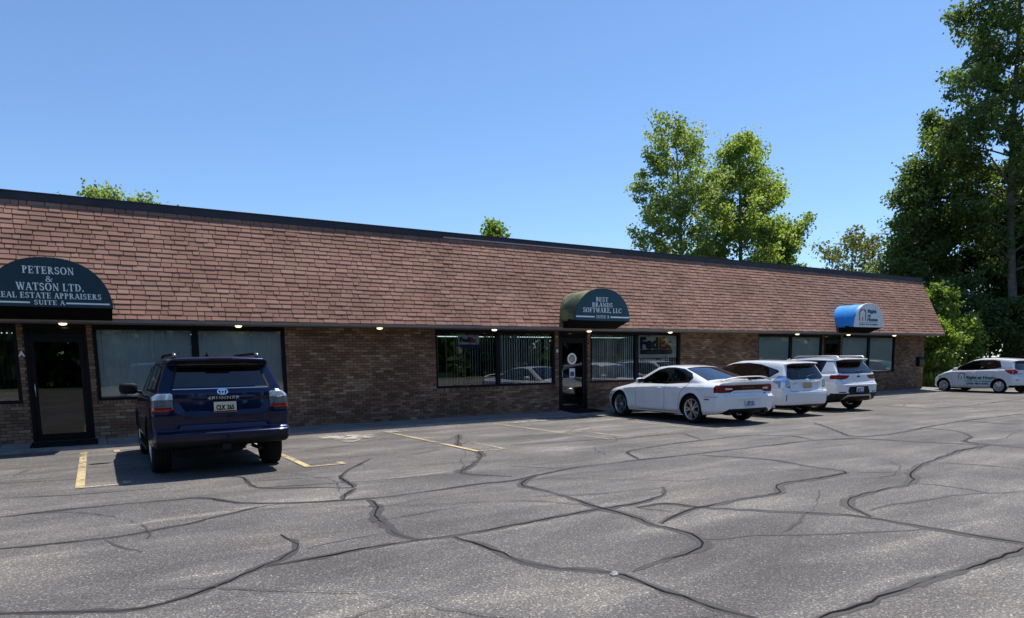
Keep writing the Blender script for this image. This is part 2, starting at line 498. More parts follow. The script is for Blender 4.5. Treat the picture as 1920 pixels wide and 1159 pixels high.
CRACKS = [
[(-0.64,-11.65),(-0.45,-11.79),(-0.22,-11.92),(0.02,-12.0),(0.14,-12.2),(0.33,-12.06),(0.55,-11.95),(0.84,-11.71),(1.07,-11.53),(1.28,-11.35),(1.46,-11.2),(1.45,-10.87),(1.4,-10.56)],
[(1.07,-11.57),(1.5,-11.55),(1.98,-11.5),(2.41,-11.51),(2.74,-11.56),(3.11,-11.55),(3.39,-11.54),(3.91,-11.48),(4.56,-11.45),(5.12,-11.47),(5.71,-11.27),(6.05,-10.87)],
[(1.47,-11.21),(1.86,-11.12),(2.24,-11.09)],
[(2.67,-9.45),(2.66,-9.82),(2.42,-10.31),(2.35,-10.71),(2.4,-10.95),(2.25,-11.07),(2.41,-11.51)],
[(2.71,-11.6),(2.79,-11.88),(2.81,-12.17),(2.82,-12.46),(2.76,-12.68),(2.87,-12.86),(3.14,-13.12),(3.28,-13.32),(3.24,-13.65),(3.27,-13.93),(3.29,-14.19),(3.35,-14.43),(3.37,-14.75)],
[(-0.83,-9.63),(-0.22,-9.74),(0.21,-9.72),(0.7,-9.57),(1.12,-9.3),(1.59,-9.05),(1.74,-9.06)],
[(-0.99,-7.96),(-0.38,-7.93),(0.29,-7.97),(1.06,-8.08),(1.26,-8.62),(1.66,-9.0),(2.16,-9.22),(2.68,-9.4),(3.45,-9.4),(4.27,-9.3),(4.72,-9.38),(5.27,-9.17),(6.19,-8.93),(7.43,-8.92),(8.71,-8.99),(10.5,-8.99),(11.86,-8.99),(12.88,-9.23)],
[(-0.03,-9.8),(0.09,-10.16),(0.26,-10.49)],
[(1.53,-6.44),(1.76,-6.81),(1.69,-7.76),(2.01,-8.04),(2.43,-8.26),(2.81,-8.63),(2.83,-8.36),(2.89,-7.6),(3.26,-6.96),(3.95,-6.01)],
[(2.81,-8.63),(2.54,-8.95),(2.42,-9.27)],
[(1.8,-7.2),(2.84,-7.51)],
[(6.96,-3.43),(5.81,-5.62),(5.97,-6.01),(5.72,-6.76),(5.08,-7.66),(4.43,-8.32),(4.61,-8.67),(4.91,-9.07)],
[(-1.25,-5.2),(0.05,-5.47)],
[(-1.41,-3.39),(-0.31,-3.5)],
[(1.72,-7.78),(2.84,-8.11),(3.56,-8.25),(4.44,-8.34)],
[(-1.12,-6.59),(-0.26,-6.9),(0.71,-7.03)],
[(5.27,-9.17),(4.61,-9.68),(4.71,-10.33),(4.64,-10.97),(4.57,-11.49),(4.65,-11.83),(4.5,-12.3),(4.6,-12.63),(4.52,-12.93),(4.44,-13.09),(4.16,-13.21),(3.77,-13.21),(3.36,-13.32)],
[(4.63,-12.32),(4.92,-12.17),(5.25,-12.03),(5.47,-12.02),(6.15,-11.98),(6.91,-12.01),(7.16,-11.69),(7.36,-11.6),(8.1,-11.66),(8.93,-11.59),(8.88,-11.0),(9.07,-10.31),(8.89,-9.68),(8.56,-9.12)],
[(7.43,-8.92),(7.8,-8.18),(8.08,-7.94),(9.37,-7.69),(10.22,-7.64),(11.75,-7.62),(12.24,-8.24),(11.94,-8.94)],
[(6.85,-5.92),(9.19,-6.35),(10.94,-6.43),(10.29,-7.58)],
[(4.93,-11.63),(5.39,-11.61),(5.47,-12.02),(5.82,-12.43),(6.26,-12.91),(6.5,-13.3),(6.5,-13.72),(6.53,-14.17),(6.61,-14.59),(6.7,-15.06)],
[(4.93,-11.63),(5.09,-11.99)],
[(4.54,-12.94),(4.6,-13.07),(4.87,-13.11),(5.02,-13.11),(5.36,-13.38),(5.82,-13.61),(6.46,-13.88)],
[(3.53,-14.67),(4.09,-14.67),(4.57,-14.65),(5.06,-14.67),(5.69,-14.67),(6.41,-14.67),(6.78,-14.68)],
[(6.54,-13.31),(6.69,-12.98),(6.96,-12.75),(7.4,-12.61),(8.06,-12.58),(8.66,-12.57),(8.88,-12.49),(9.44,-12.12),(10.27,-11.83),(11.16,-11.65),(12.39,-11.38),(13.55,-11.36),(13.12,-10.49),(12.79,-9.34),(12.2,-9.16)],
[(6.81,-13.15),(7.21,-13.06),(7.72,-13.21),(8.21,-13.2),(8.68,-13.35),(9.15,-13.59)],
[(8.78,-12.54),(8.83,-13.08),(8.73,-13.38)],
[(8.93,-11.59),(9.44,-12.12)],
[(15.21,-6.68),(14.29,-7.72),(13.08,-8.94),(13.01,-9.21),(13.94,-9.33),(15.78,-9.02),(18.05,-8.73),(21.54,-8.7)],
[(15.78,-9.02),(15.59,-9.88),(14.62,-10.55),(13.67,-10.82),(13.55,-11.36),(13.96,-11.69)],
[(22.41,-4.3),(21.73,-5.86),(23.46,-6.35),(29.16,-5.7)],
[(21.73,-5.86),(21.01,-6.76),(21.25,-8.82)],
[(10.74,-11.86),(10.94,-12.35),(10.99,-12.86)],
[(5.4,-8.26),(5.93,-8.94)]]

WIDE = {0: .10, 1: .12, 3: .17, 4: .13, 5: .09, 6: .10, 9: .13, 11: .15, 16: .13, 17: .12, 18: .10, 20: .12, 23: .13, 24: .12, 8: .08, 19: .06, 28: .09, 29: .09, 30: .09}
for i, pl in enumerate(CRACKS):
    far = pl[0][0] > 12
    ribbon('crack_sealant', pl, WIDE.get(i, 0.055) * (1.30 if far else 1.15), 0.0015 + 0.0001 * i, M['tar'], i, fade=True)
M['crack'] = plain('open crack', (0.012, 0.011, 0.011), 0.95, spec=0.1)
for i in WIDE:
    ribbon('pavement_crack', CRACKS[i], 0.013, 0.0072 + 0.0001 * i, M['crack'], 300 + i, wob=0.8, fade=True)
# a web of finer, fainter cracks between the sealed ones
rc = random.Random(77)
for i in range(46):
    x, y = rc.uniform(-2, 24), rc.uniform(-14.2, -2.6)
    if i < 16: x, y = rc.uniform(-1.5, 9), rc.uniform(-13.5, -4)
    a = rc.choice((0, 0, 0, PI / 2)) + rc.uniform(-.35, .35)
    pl = [(x, y)]
    for k in range(rc.randint(5, 12)):
        a += rc.uniform(-.45, .45); st = rc.uniform(.25, .6)
        x += st * math.cos(a); y += st * math.sin(a)
        if y > -1.9: break
        pl.append((x, y))
    if len(pl) > 3: ribbon('hairline_crack', pl, rc.uniform(.022, .045), 0.0118 + 0.00004 * i, M['tar_faint'], 500 + i, wob=.8, fade=True)
# the lot goes on outside the picture the same way
for i, pl in enumerate([[(-0.64, -11.65), (-4, -11.4), (-9, -11.8)], [(-0.83, -9.63), (-5, -9.4), (-11, -9.7)], [(3.37, -14.75), (3.6, -18), (3.1, -24)], [(13.55, -11.36), (13.9, -15), (14.4, -22)],
                        [(18.05, -8.73), (18.6, -12), (18.1, -17), (19, -24)]]):
    ribbon('crack_sealant', pl, 0.11, 0.0060 + 0.0002 * i, M['tar'], 90 + i)

# hairpin stall markings, every 3.06 m
Z1 = 0.014
for k in range(-1, 11):
    x = -0.27 + 3.06 * k
    near = k <= 3
    mt = M['yellow'] if k <= 2 else M['yellow_faint']
    if k in (0, 1, 2): tops = (-1.75, -1.75)
    b = MB()
    def quad(x0, x1, y0, y1):
        n = 24 if abs(y1 - y0) > 1 else 4
        if abs(y1 - y0) > abs(x1 - x0):
            for j in range(n):
                ya, yb = y0 + (y1 - y0) * j / n, y0 + (y1 - y0) * (j + 1) / n
                b.add([(x0, ya, Z1), (x1, ya, Z1), (x1, yb, Z1), (x0, yb, Z1)], [(0, 1, 2, 3)])
        else: b.add([(x0, y0, Z1), (x1, y0, Z1), (x1, y1, Z1), (x0, y1, Z1)], [(0, 1, 2, 3)])
    quad(x - 0.055, x + 0.055, -6.40, -1.75)
    quad(x + 0.056, x + 0.50, -6.40, -6.335)
    tag(b.build('parking_line', mt), kind='structure')
    b = MB()
    quad(x + 0.51, x + 0.61, -6.40, -6.12 if k in (0, 1) else -5.0)
    if k == 0: quad(x + 0.50, x + 0.60, -2.05, -1.75)
    tag(b.build('parking_line', mt if k in (0, 1) else M['yellow_faint']), kind='structure')
b = MB(); b.add([(-9, -1.66, Z1 - .001), (35, -1.66, Z1 - .001), (35, -1.57, Z1 - .001), (-9, -1.57, Z1 - .001)], [(0, 1, 2, 3)])
tag(b.build('kerb_line', M['yellow_faint']), kind='structure')
M['pale_stone'] = plain('pale stone', (0.42, 0.41, 0.39), 0.9, noise=0.2, nscale=40)
# pale scar where the surface has spalled to the concrete
def scar(cx, cy, rx, ry, seed):
    rg = random.Random(seed); V = [(cx, cy, 0.018)]; n = 40
    for k in range(n):
        a = 2 * PI * k / n; rr = 1 + 0.25 * math.sin(3 * a + seed) + rg.uniform(-0.22, 0.22)
        V.append((cx + rx * rr * math.cos(a), cy + ry * rr * math.sin(a), 0.018))
    tag(obj('pavement_scar', mesh_np('pavement_scar', V, [(0, 1 + k, 1 + (k + 1) % n) for k in range(n)], M['spall'], False)), kind='structure')
scar(4.65, -2.5, 0.62, 0.75, 1); scar(6.0, -1.9, 0.25, 0.2, 2); scar(10.3, -1.75, 0.9, 0.16, 3); scar(23.5, -2.2, 1.2, 0.22, 4)
tag(MB().add([(-.032, -.018, 0), (.0, -.030, 0), (.034, -.012, 0), (.024, .026, 0), (-.022, .024, 0), (-.014, -.006, .022), (.014, -.008, .026), (.004, .012, .020)], [(0, 1, 6, 5), (1, 2, 6), (2, 3, 7, 6), (3, 4, 7), (4, 0, 5, 7), (5, 6, 7)]).build('stone', M['pale_stone'], None, (3.20, -13.30, 0.008)),
    'small pale stone chip lying on a sealed crack in the near asphalt', 'stone')

# ------------------------------------------------------------------ the office building
ZS, ZT = 0.115, 2.545               # walk level at the wall, soffit level
bld = empty('office_building', (0, 0, 0))
tag(bld, 'long single storey brown brick office building under a shingled mansard roof', 'building')
# openings: x0, x1, z0, z1
WINS = {'L': (-5.2, -1.27), 'A': (0.05, 4.03), 'B': (8.06, 12.06), 'C': (13.43, 17.36), 'D': (21.43, 25.36), 'E': (26.72, 30.68)}
DOORS = {'A': (-1.155, -0.065), 'B': (12.20, 13.30), 'D': (25.45, 26.60)}
WZ0 = 0.93
opens = [(a, c, WZ0, ZT) for a, c in WINS.values()] + [(a, c, 0, ZT) for a, c in DOORS.values()]
# mortar wall with the openings left free
wall = MB()
xs = sorted({-9.0, WX} | {v for o in opens for v in o[:2]})
for a, c in zip(xs, xs[1:]):
    mid = (a + c) / 2
    o = [q for q in opens if q[0] < mid < q[1]]
    if not o: wall.box(a, c, 0.0, 0.2, -0.02, ZT)
    elif o[0][2] > 0.1: wall.box(a, c, 0.0, 0.2, -0.02, WZ0 - 0.004)
wall_o = wall.build('brick_wall', M['mortar'], bld)
# bricks
brick_unit = MB().box(-.5, .5, -.5, .5, -.5, .5).mesh('brick', M['brick'])
bricks = []                         # (x, z, w, h)
BH = 0.0675
rows = int(round((ZT - ZS) / BH))
rb = random.Random(11)
for r in range(rows):
    z = ZS + (r + 0.5) * BH
    off = (r % 2) * 0.1015
    x = -9.0 - off
    while x < WX:
        x0, x1 = max(x, -9.0), min(x + 0.203, WX)
        segs = [(x0, x1)]
        for (oa, oc, oz0, oz1) in opens:
            zlo = oz0 - (0.105 if oz0 > 0.1 else 0)
            if zlo < z < oz1:
                ns = []
                for s in segs:
                    if s[1] <= oa or s[0] >= oc: ns.append(s)
                    else:
                        if s[0] < oa: ns.append((s[0], oa))
                        if s[1] > oc: ns.append((oc, s[1]))
                segs = ns
        for s in segs:
            if s[1] - s[0] > 0.035: bricks.append(((s[0] + s[1]) / 2, z, s[1] - s[0] - 0.010, BH - 0.0105))
        x += 0.203
for (oa, oc, oz0, oz1) in opens:     # rowlock sills
    if oz0 > 0.1:
        n = int((oc - oa) / BH)
        for k in range(n):
            bricks.append((oa + (k + .5) * (oc - oa) / n, WZ0 - 0.054, BH - 0.012, 0.098))
def vis(bk):
    x, z = bk[0], bk[1]
    d = math.hypot(x - CAM.x, CAM.y)
    hidden = (0.6 < x < 3.4 and z < 1.75) or x < -1.9
    return d + (1000 if hidden else 0)
bricks.sort(key=vis)
def brick_tf(bk):
    x, z, wd, h = bk
    return (x, -0.008 + rb.uniform(-0.003, 0.003) + 0.05, z), (wd, 0.115, h)
for bk in bricks[:300]:
    l, s = brick_tf(bk)
    o = obj('brick', brick_unit, wall_o, l); o.scale = s; o.rotation_euler = (rb.uniform(-.012, .012), rb.uniform(-.004, .004), rb.uniform(-.01, .01))
V, Fc = [], []
cube = [(-.5,-.5,-.5),(.5,-.5,-.5),(.5,.5,-.5),(-.5,.5,-.5),(-.5,-.5,.5),(.5,-.5,.5),(.5,.5,.5),(-.5,.5,.5)]
cf = [(0,3,2,1),(4,5,6,7),(0,1,5,4),(1,2,6,5),(3,0,4,7)]
for bk in bricks[300:]:
    l, s = brick_tf(bk); n = len(V)
    V += [(l[0] + c[0] * s[0], l[1] + c[1] * s[1], l[2] + c[2] * s[2]) for c in cube]
    Fc += [tuple(n + i for i in f) for f in cf]
tag(obj('brickwork', mesh_np('brickwork', V, Fc, M['brick'], False), wall_o), kind='stuff')
# end and back walls, slab roof, dark rooms inside
b = MB().box(WX - 0.2, WX - 0.002, 0.2, 13.8, -0.02, ZT).box(-9, WX, 13.8, 14, -0.02, ZT).box(-9.2, -9.0, 0, 14, -0.02, ZT)
b.build('side_wall', M['brick'], bld)
MB().box(-9.2, WX + 0.3, 0.75, 14, 4.7, 4.9).build('flat_roof', M['fascia'], bld)
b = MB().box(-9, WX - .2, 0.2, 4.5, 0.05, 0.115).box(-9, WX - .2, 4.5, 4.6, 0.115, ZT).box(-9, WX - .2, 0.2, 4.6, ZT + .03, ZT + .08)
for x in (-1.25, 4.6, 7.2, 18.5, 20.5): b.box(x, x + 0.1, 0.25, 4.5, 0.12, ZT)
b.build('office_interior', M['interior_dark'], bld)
# mansard: lip, slope, coping
YL, ZL = -0.70, 2.625               # lower edge of the slope
YT, ZTOP = 0.46, 5.09
RX0, RX1 = -9.3, 33.47
b = MB()
b.box(RX0, RX1, YL - 0.012, YL + 0.02, 2.552, 2.618)      # drip board
b.box(RX0, RX1, YL + 0.021, 0.02, ZT + 0.005, ZT + 0.025)      # soffit
b.build('soffit_board', M['soffit'], bld)
slope = MB().prism([(YL + 0.004, ZL - 0.005), (YT, ZTOP), (YT, ZTOP - 0.1), (0.3, ZT + .03), (YL + 0.03, ZT + .03)], 'x', RX0, RX1 - 0.01)
slope_o = slope.build('mansard_slope', M['shingle_back'], bld)
b = MB().box(RX0, RX1 + 0.01, YT - 0.035, YT + 0.35, ZTOP - 0.005, ZTOP + 0.145).box(RX0, RX1 + 0.02, YT - 0.05, YT + 0.35, ZTOP + 0.146, ZTOP + 0.17)
b.build('roof_coping', M['fascia'], bld)
MB().box(8.6, 14.6, YT - 0.041, YT - 0.0355, ZTOP + 0.0, ZTOP + 0.035).build('flashing_strip', M['flash'], bld)
sd = Vector((0, YT - YL, ZTOP - ZL)); SL = sd.length; sd.normalize()
sn = Vector((0, -sd.z, sd.y))       # outward
NR = 23; EX = SL / NR
# one tab: a wedge, thick at its butt
tab_unit = MB().add([(-.5, 0, 0), (.5, 0, 0), (.5, 1, 0), (-.5, 1, 0), (-.5, 0, 1), (.5, 0, 1), (.5, 1, .25), (-.5, 1, .25)],
                    [(4, 5, 6, 7), (0, 1, 5, 4), (1, 2, 6, 5), (3, 0, 4, 7)]).mesh('shingle', M['shingle'])
rs = random.Random(5)
tabs = []
for r in range(NR):
    x = RX0 - rs.uniform(0, .3)
    while x < RX1:
        wd = rs.choice([.14, .22, .27, .29, .29, .30, .32])
        x0, x1 = max(x, RX0), min(x + wd, RX1)
        if x1 - x0 > .04:
            tabs.append((r, (x0 + x1) / 2, x1 - x0 - 0.013, r * EX - 0.004 + rs.uniform(-.007, .007), rs.uniform(.015, .025)))
        x += wd
def tab_pos(t):
    return Vector((t[1], YL, ZL)) + sd * t[3] + sn * 0.003
tabs.sort(key=lambda t: (tab_pos(t) - CAM).length + (1000 if t[1] < -1.75 else 0))
rot = Matrix(((1, 0, 0), tuple(), tuple())) if False else Matrix((Vector((1, 0, 0)), sd, sn)).transposed()
for t in tabs[:300]:
    o = obj('shingle', tab_unit, slope_o)
    mw = rot.to_4x4() @ Matrix.Rotation(rs.uniform(-.006, .006), 4, 'Z') @ Matrix.Diagonal((t[2], EX * 1.06, t[4], 1))
    mw.translation = tab_pos(t)
    o.matrix_world = mw
V, Fc = [], []
tv = [v.co.copy() for v in tab_unit.vertices]; tf = [tuple(p.vertices) for p in tab_unit.polygons]
for t in tabs[300:]:
    n = len(V); p0 = tab_pos(t)
    for c in tv:
        p = p0 + Vector((1, 0, 0)) * (c.x * t[2]) + sd * (c.y * EX * 1.06) + sn * (c.z * t[4])
        V.append(tuple(p))
    Fc += [tuple(n + i for i in f) for f in tf]
tag(obj('shingle_courses', mesh_np('shingle_courses', V, Fc, M['shingle'], False), slope_o), kind='stuff')
# recessed lights in the soffit, lit
M['lamp'] = emit_mat('lit soffit lamp', (1.0, 0.74, 0.42), 2.2)
lens = MB().lathe([(0.0, -0.052), (0.04, -0.049), (0.066, -0.034), (0.076, -0.010), (0.076, 0.0)], 20, 'z').mesh('soffit_light', M['lamp'])
trim = MB().lathe([(0.077, -0.012), (0.105, -0.010), (0.105, 0.0)], 20, 'z').mesh('light_trim', M['soffit'])
for x in (-0.45, 2.91, 6.30, 9.68, 13.04, 16.44, 23.12, 26.43, 29.79):
    o = obj('soffit_light', lens, bld, (x, -0.45, ZT + 0.004)); obj('light_trim', trim, o)
# windows
def window(key, kind):
    x0, x1 = WINS[key]
    f = MB()
    y0, y1 = 0.012, 0.10
    t = 0.065
    f.box(x0, x0 + t, y0, y1, WZ0, ZT).box(x1 - t, x1, y0, y1, WZ0, ZT)
    f.box(x0 + t, x1 - t, y0, y1, ZT - 0.095, ZT).box(x0 + t, x1 - t, y0 - .004, y1, WZ0, WZ0 + 0.06)
    fo = f.build('window', M['black_metal'], bld)
    xm = (x0 + x1) / 2
    MB().box(xm - 0.065, xm + 0.065, y0 - .006, y1 + .004, WZ0 + 0.06, ZT - 0.095).build('mullion', M['black_metal'], fo)
    for a, c in ((x0 + t, xm - 0.065), (xm + 0.065, x1 - t)):
        MB().add([(a, 0.05, WZ0 + .06), (c, 0.05, WZ0 + .06), (c, 0.05, ZT - .095), (a, 0.05, ZT - .095)], [(0, 1, 2, 3)]).build('pane', M['pane'], fo)
    return (x0 + t, xm - 0.065), (xm + 0.065, x1 - t)
BAYS = {k: window(k, 0) for k in WINS}
def door(key):
    x0, x1 = DOORS[key]
    f = MB()
    f.box(x0, x0 + 0.06, 0.0, 0.12, ZS, ZT).box(x1 - 0.06, x1, 0.0, 0.12, ZS, ZT).box(x0 + .06, x1 - .06, 0.0, 0.12, 2.28, 2.34).box(x0 + .06, x1 - .06, 0.0, 0.12, ZT - .06, ZT).box(x0 + .06, x1 - .06, 0.005, .12, ZS, ZS + .02)
    fo = f.build('door_frame', M['black_metal'], bld)
    MB().box(x0 + .06, x1 - .06, .04, .06, 2.34, ZT - .06).build('transom_panel', M['gloss_black'], fo)
    d = MB(); a, c = x0 + .065, x1 - .065
    d.box(a, a + .09, .02, .065, ZS + .025, 2.275).box(c - .09, c, .02, .065, ZS + .025, 2.275).box(a + .09, c - .09, .02, .065, 2.18, 2.275).box(a + .09, c - .09, .02, .065, ZS + .025, ZS + .15)
    do = d.build('door', M['black_metal'], bld)
    MB().add([(a + .09, .045, ZS + .15), (c - .09, .045, ZS + .15), (c - .09, .045, 2.18), (a + .09, .045, 2.18)], [(0, 1, 2, 3)]).build('pane', M['pane_door'], do)
    h = MB().tube([(a + .05, .015, 1.06), (a + .05, -.045, 1.06), (a + .05, -.045, 1.32), (a + .05, .015, 1.32)], .012, 6)
    h.build('handle', M['steel'], do)
    return do
dA, dB, dD = door('A'), door('B'), door('D')
# sticker and notice on the Suite B door
dec = MB().lathe([(0.0, 0.0), (0.175, 0.0), (0.175, 0.004)], 32, 'y', False).build('round_sticker', M['white'], dB, (12.74, 0.036, 1.70))
M['gold'] = plain('tan print', (0.45, 0.36, 0.16), 0.6, noise=0.5, nscale=14)
MB().lathe([(0.0, 0.0), (0.118, 0.0), (0.118, 0.002)], 32, 'y', False).build('sticker_ring', M['grey_print'], dB, (12.74, 0.0325, 1.70))
MB().lathe([(0.0, 0.0), (0.09, 0.0), (0.09, 0.002)], 12, 'y', False).build('sticker_emblem', M['gold'], dB, (12.72, 0.029, 1.70))
MB().box(12.64, 12.85, .034, .037, 1.12, 1.40).build('notice', M['paper'], dB)
MB().box(12.67, 12.82, .031, .0335, 1.16, 1.30).build('notice_print', M['navy_print'], dB)
# letters on the brick piers
obj('suite_letter', text_mesh('A', 0.15, M['white'], 0.004, 0.006), bld, (-1.214, -0.018, 1.885))
obj('suite_letter', text_mesh('B', 0.13, M['white'], 0.004, 0.006), bld, (12.145, -0.018, 1.90))
# ------------------------------------------------------------------ awnings
def fabric(name, col, moss=None, rough=0.7):
    mt, nt, b = new_mat(name)
    geo = N(nt, "ShaderNodeNewGeometry")
    nz = N(nt, "ShaderNodeTexNoise", Scale=4.0, Detail=8.0, Roughness=0.7)
    nt.links.new(geo.outputs['Position'], nz.inputs['Vector'])
    r = ramp(nt, nz.outputs[0], [(0.3, tuple(c * 0.82 for c in col)), (0.7, tuple(c * 1.15 for c in col))])
    c = r.outputs[0]
    if moss:
        n2 = N(nt, "ShaderNodeTexNoise", Scale=2.2, Detail=7.0, Roughness=0.65)
        nt.links.new(geo.outputs['Position'], n2.inputs['Vector'])
        mr = ramp(nt, n2.outputs[0], [(0.40, g3(0)), (0.60, g3(0.9))])
        c = mix_rgb(nt, mr.outputs[0], c, moss)
    nt.links.new(c, b.inputs['Base Color'])
    b.inputs['Roughness'].default_value = rough
    return mt
M['green_face'] = fabric('dark green awning vinyl', (0.0035, 0.032, 0.045), rough=0.55)
M['green_light'] = fabric('teal green awning vinyl', (0.006, 0.058, 0.078), rough=0.55)
M['green_old'] = fabric('weathered green awning top', (0.012, 0.045, 0.030), (0.20, 0.20, 0.09), rough=0.85)
M['green_top'] = fabric('dark green awning top', (0.007, 0.036, 0.032), rough=0.65)
M['blue_vinyl'] = fabric('bright blue awning vinyl', (0.012, 0.26, 0.74), rough=0.5)
M['white_vinyl'] = fabric('white awning vinyl', (0.74, 0.76, 0.76), rough=0.5)
M['awning_black'] = plain('black awning underside', (0.006, 0.0055, 0.006), 0.9, spec=0.1)
M['teal'] = plain('teal print', (0.012, 0.12, 0.15), 0.5)
M['maroon'] = plain('maroon print', (0.085, 0.022, 0.03), 0.5)
M['letter_white'] = plain('white lettering', (0.84, 0.86, 0.85), 0.5)

def awning(cx, label, face, top, ez=2.3, edge=None):
    yf, z0, z1, hw = -1.35, 2.79, 3.71, 1.01
    t = empty('awning', (cx, yf, z0))
    tag(t, label, 'awning', 'barrel awnings over the suite doors')
    n = 36
    prof = []
    for k in range(n + 1):
        a = PI * k / n
        c, s = math.cos(a), math.sin(a)
        prof.append((math.copysign(abs(c) ** (2 / ez), c) * hw, abs(s) ** (2 / 2.05) * (z1 - z0)))
    # face panel, a shallow slab
    MB().prism(prof, 'y', 0.0, 0.02).build('front_panel', face, t)
    # barrel skin with real thickness, ribbed lightly between hoops
    V, Fc = [], []
    ys = [0.0] + [0.18 * k for k in range(1, 8)]
    for j, y in enumerate(ys):
        for (x, z) in prof:
            sag = 0.0 if j in (0, 3, 7) else -0.016
            V.append((x * (1 + sag), y + 0.002, z * (1 + sag) if z > 0 else 0.0))
    m_ = len(prof)
    for j in range(len(ys) - 1):
        for k in range(m_ - 1):
            Fc.append((j * m_ + k, j * m_ + k + 1, (j + 1) * m_ + k + 1, (j + 1) * m_ + k))
    o = obj('barrel_cover', mesh_np('barrel_cover', V, Fc, top, True), t)
    sol = o.modifiers.new('cloth', 'SOLIDIFY'); sol.thickness = 0.006; sol.offset = -1
    if edge:
        MB().tube([(x * 1.003, -0.006, z * 1.003 + .002) for x, z in prof], 0.014, 5).build('piping', edge, t)
    # underside drops from the face to the roof lip
    MB().add([(-hw + .01, 0.02, -0.002), (hw - .01, 0.02, -0.002), (hw - .01, 0.62, -0.20), (-hw + .01, 0.62, -0.20),
              (-hw + .01, 0.62, 0.1), (hw - .01, 0.62, 0.1)],
             [(0, 3, 2, 1), (0, 1, 5, 4), (0, 4, 3), (1, 2, 5), (2, 3, 4, 5)]).build('under_panel', M['awning_black'], t)
    return t
def serif_mesh(txt, name, mat, wd, h):
    """roman capitals with heavy stems, light bars and slab serifs, drawn stroke by stroke (cap height 1)"""
    K, Hn, SF = .19, .075, .065
    def rect(x0, x1, z0, z1): return [[(x0, z0), (x1, z0), (x1, z1), (x0, z1)]]
    def stem(x, w_=K, s0=True, s1=True, z0=0, z1=1):
        r = rect(x, x + w_, z0, z1); e = .085
        if s0: r += rect(x - e, x + w_ + e, 0, SF)
        if s1: r += rect(x - e, x + w_ + e, 1 - SF, 1)
        return r
    def arc(cx, cz, rx, rz, a0, a1, k=K, hh=Hn, n=14):
        out = []; pr = None
        for i in range(n + 1):
            a = math.radians(a0 + (a1 - a0) * i / n); c, s_ = math.cos(a), math.sin(a)
            q = ((cx + rx * c, cz + rz * s_), (cx + (rx - k) * c, cz + (rz - hh) * s_))
            if pr: out.append([pr[0], q[0], q[1], pr[1]])
            pr = q
        return out
    def diag(x0, z0, x1, z1, w_): return [[(x0 - w_ / 2, z0), (x0 + w_ / 2, z0), (x1 + w_ / 2, z1), (x1 - w_ / 2, z1)]]
    G = {
        'P': (stem(.12) + arc(.30, .735, .36, .265, 90, -90), .72), 'R': (stem(.12) + arc(.30, .745, .34, .255, 90, -90) + diag(.40, .50, .72, 0, K) + rect(.62, .86, 0, SF), .86),
        'E': (stem(.12, s0=False, s1=False) + rect(.03, .68, 1 - Hn, 1) + rect(.31, .56, .47, .47 + Hn) + rect(.03, .70, 0, Hn) + rect(.62, .68, .74, 1) + rect(.64, .70, 0, .27) + rect(.50, .56, .36, .65), .76),
        'F': (stem(.12, s1=False) + rect(.03, .66, 1 - Hn, 1) + rect(.31, .54, .47, .47 + Hn) + rect(.60, .66, .74, 1) + rect(.48, .54, .36, .65), .70),
        'T': (stem(.31, s1=False) + rect(.02, .79, 1 - Hn, 1) + rect(.02, .08, .72, 1) + rect(.73, .79, .72, 1), .82),
        'S': (arc(.34, .745, .28, .27, 20, 270, .16, .11) + arc(.34, .27, .29, .285, 90, -160, .16, .11) + rect(.53, .58, .68, .95) + rect(.05, .10, .05, .34), .68),
        'O': (arc(.45, .5, .44, .515, 0, 360, .20, .08, 26), .92), 'C': (arc(.46, .5, .45, .515, 48, 312, .20, .09, 20) + rect(.72, .78, .64, .98) + rect(.72, .77, .06, .30), .84),
        'N': (stem(.12, .08) + stem(.68, .08, False, True) + diag(.16, 1, .72, 0, K), .88), 'I': (stem(.11), .42), 'L': (stem(.12, s0=False) + rect(.03, .68, 0, Hn) + rect(.62, .68, 0, .30), .72),
        'D': (stem(.12, s0=False, s1=False) + arc(.26, .5, .58, .5, 90, -90) + rect(.03, .28, 0, Hn) + rect(.03, .28, 1 - Hn, 1), .90),
        'U': (stem(.12, K, False, True, .25, 1) + stem(.66, .08, False, True, .25, 1) + arc(.43, .28, .31, .29, 180, 360, .16, .09), .86),
        'B': (stem(.12, s0=False, s1=False) + rect(.03, .34, 0, Hn) + rect(.03, .34, 1 - Hn, 1) + arc(.32, .755, .30, .245, 90, -90) + arc(.32, .265, .36, .265, 90, -90), .74),
        'A': (diag(.10, 0, .40, 1, .08) + diag(.72, 0, .42, 1, K) + rect(.24, .60, .30, .30 + Hn) + rect(-.02, .24, 0, SF) + rect(.56, .88, 0, SF), .84),
        'W': (diag(.12, 1, .36, 0, K) + diag(.60, 1, .36, 0, .08) + diag(.56, 1, .82, 0, K) + diag(1.04, 1, .82, 0, .08) + rect(-.02, .28, 1 - SF, 1) + rect(.44, .72, 1 - SF, 1) + rect(.92, 1.16, 1 - SF, 1), 1.14),
        '&': (arc(.36, .77, .20, .24, 0, 360, .10, .08, 18) + arc(.34, .26, .31, .28, 0, 360, .13, .09, 20) + diag(.24, .66, .78, 0, .15) + diag(.82, .52, .56, .12, .06) + rect(.68, .92, .50, .56), .92),
        '.': (rect(.06, .24, 0, .18), .30), ',': (rect(.06, .24, 0, .18) + diag(.18, .05, .08, -.18, .09), .30), ' ': ([], .34)}
    x = 0; words = [[]]
    for ch in txt:
        g, w_ = G[ch]
        if ch == ' ': words.append([])
        words[-1] += [[(px + x, pz) for px, pz in pl] for pl in g]; x += w_ + .06
    sx = wd / (x - .06); out = []
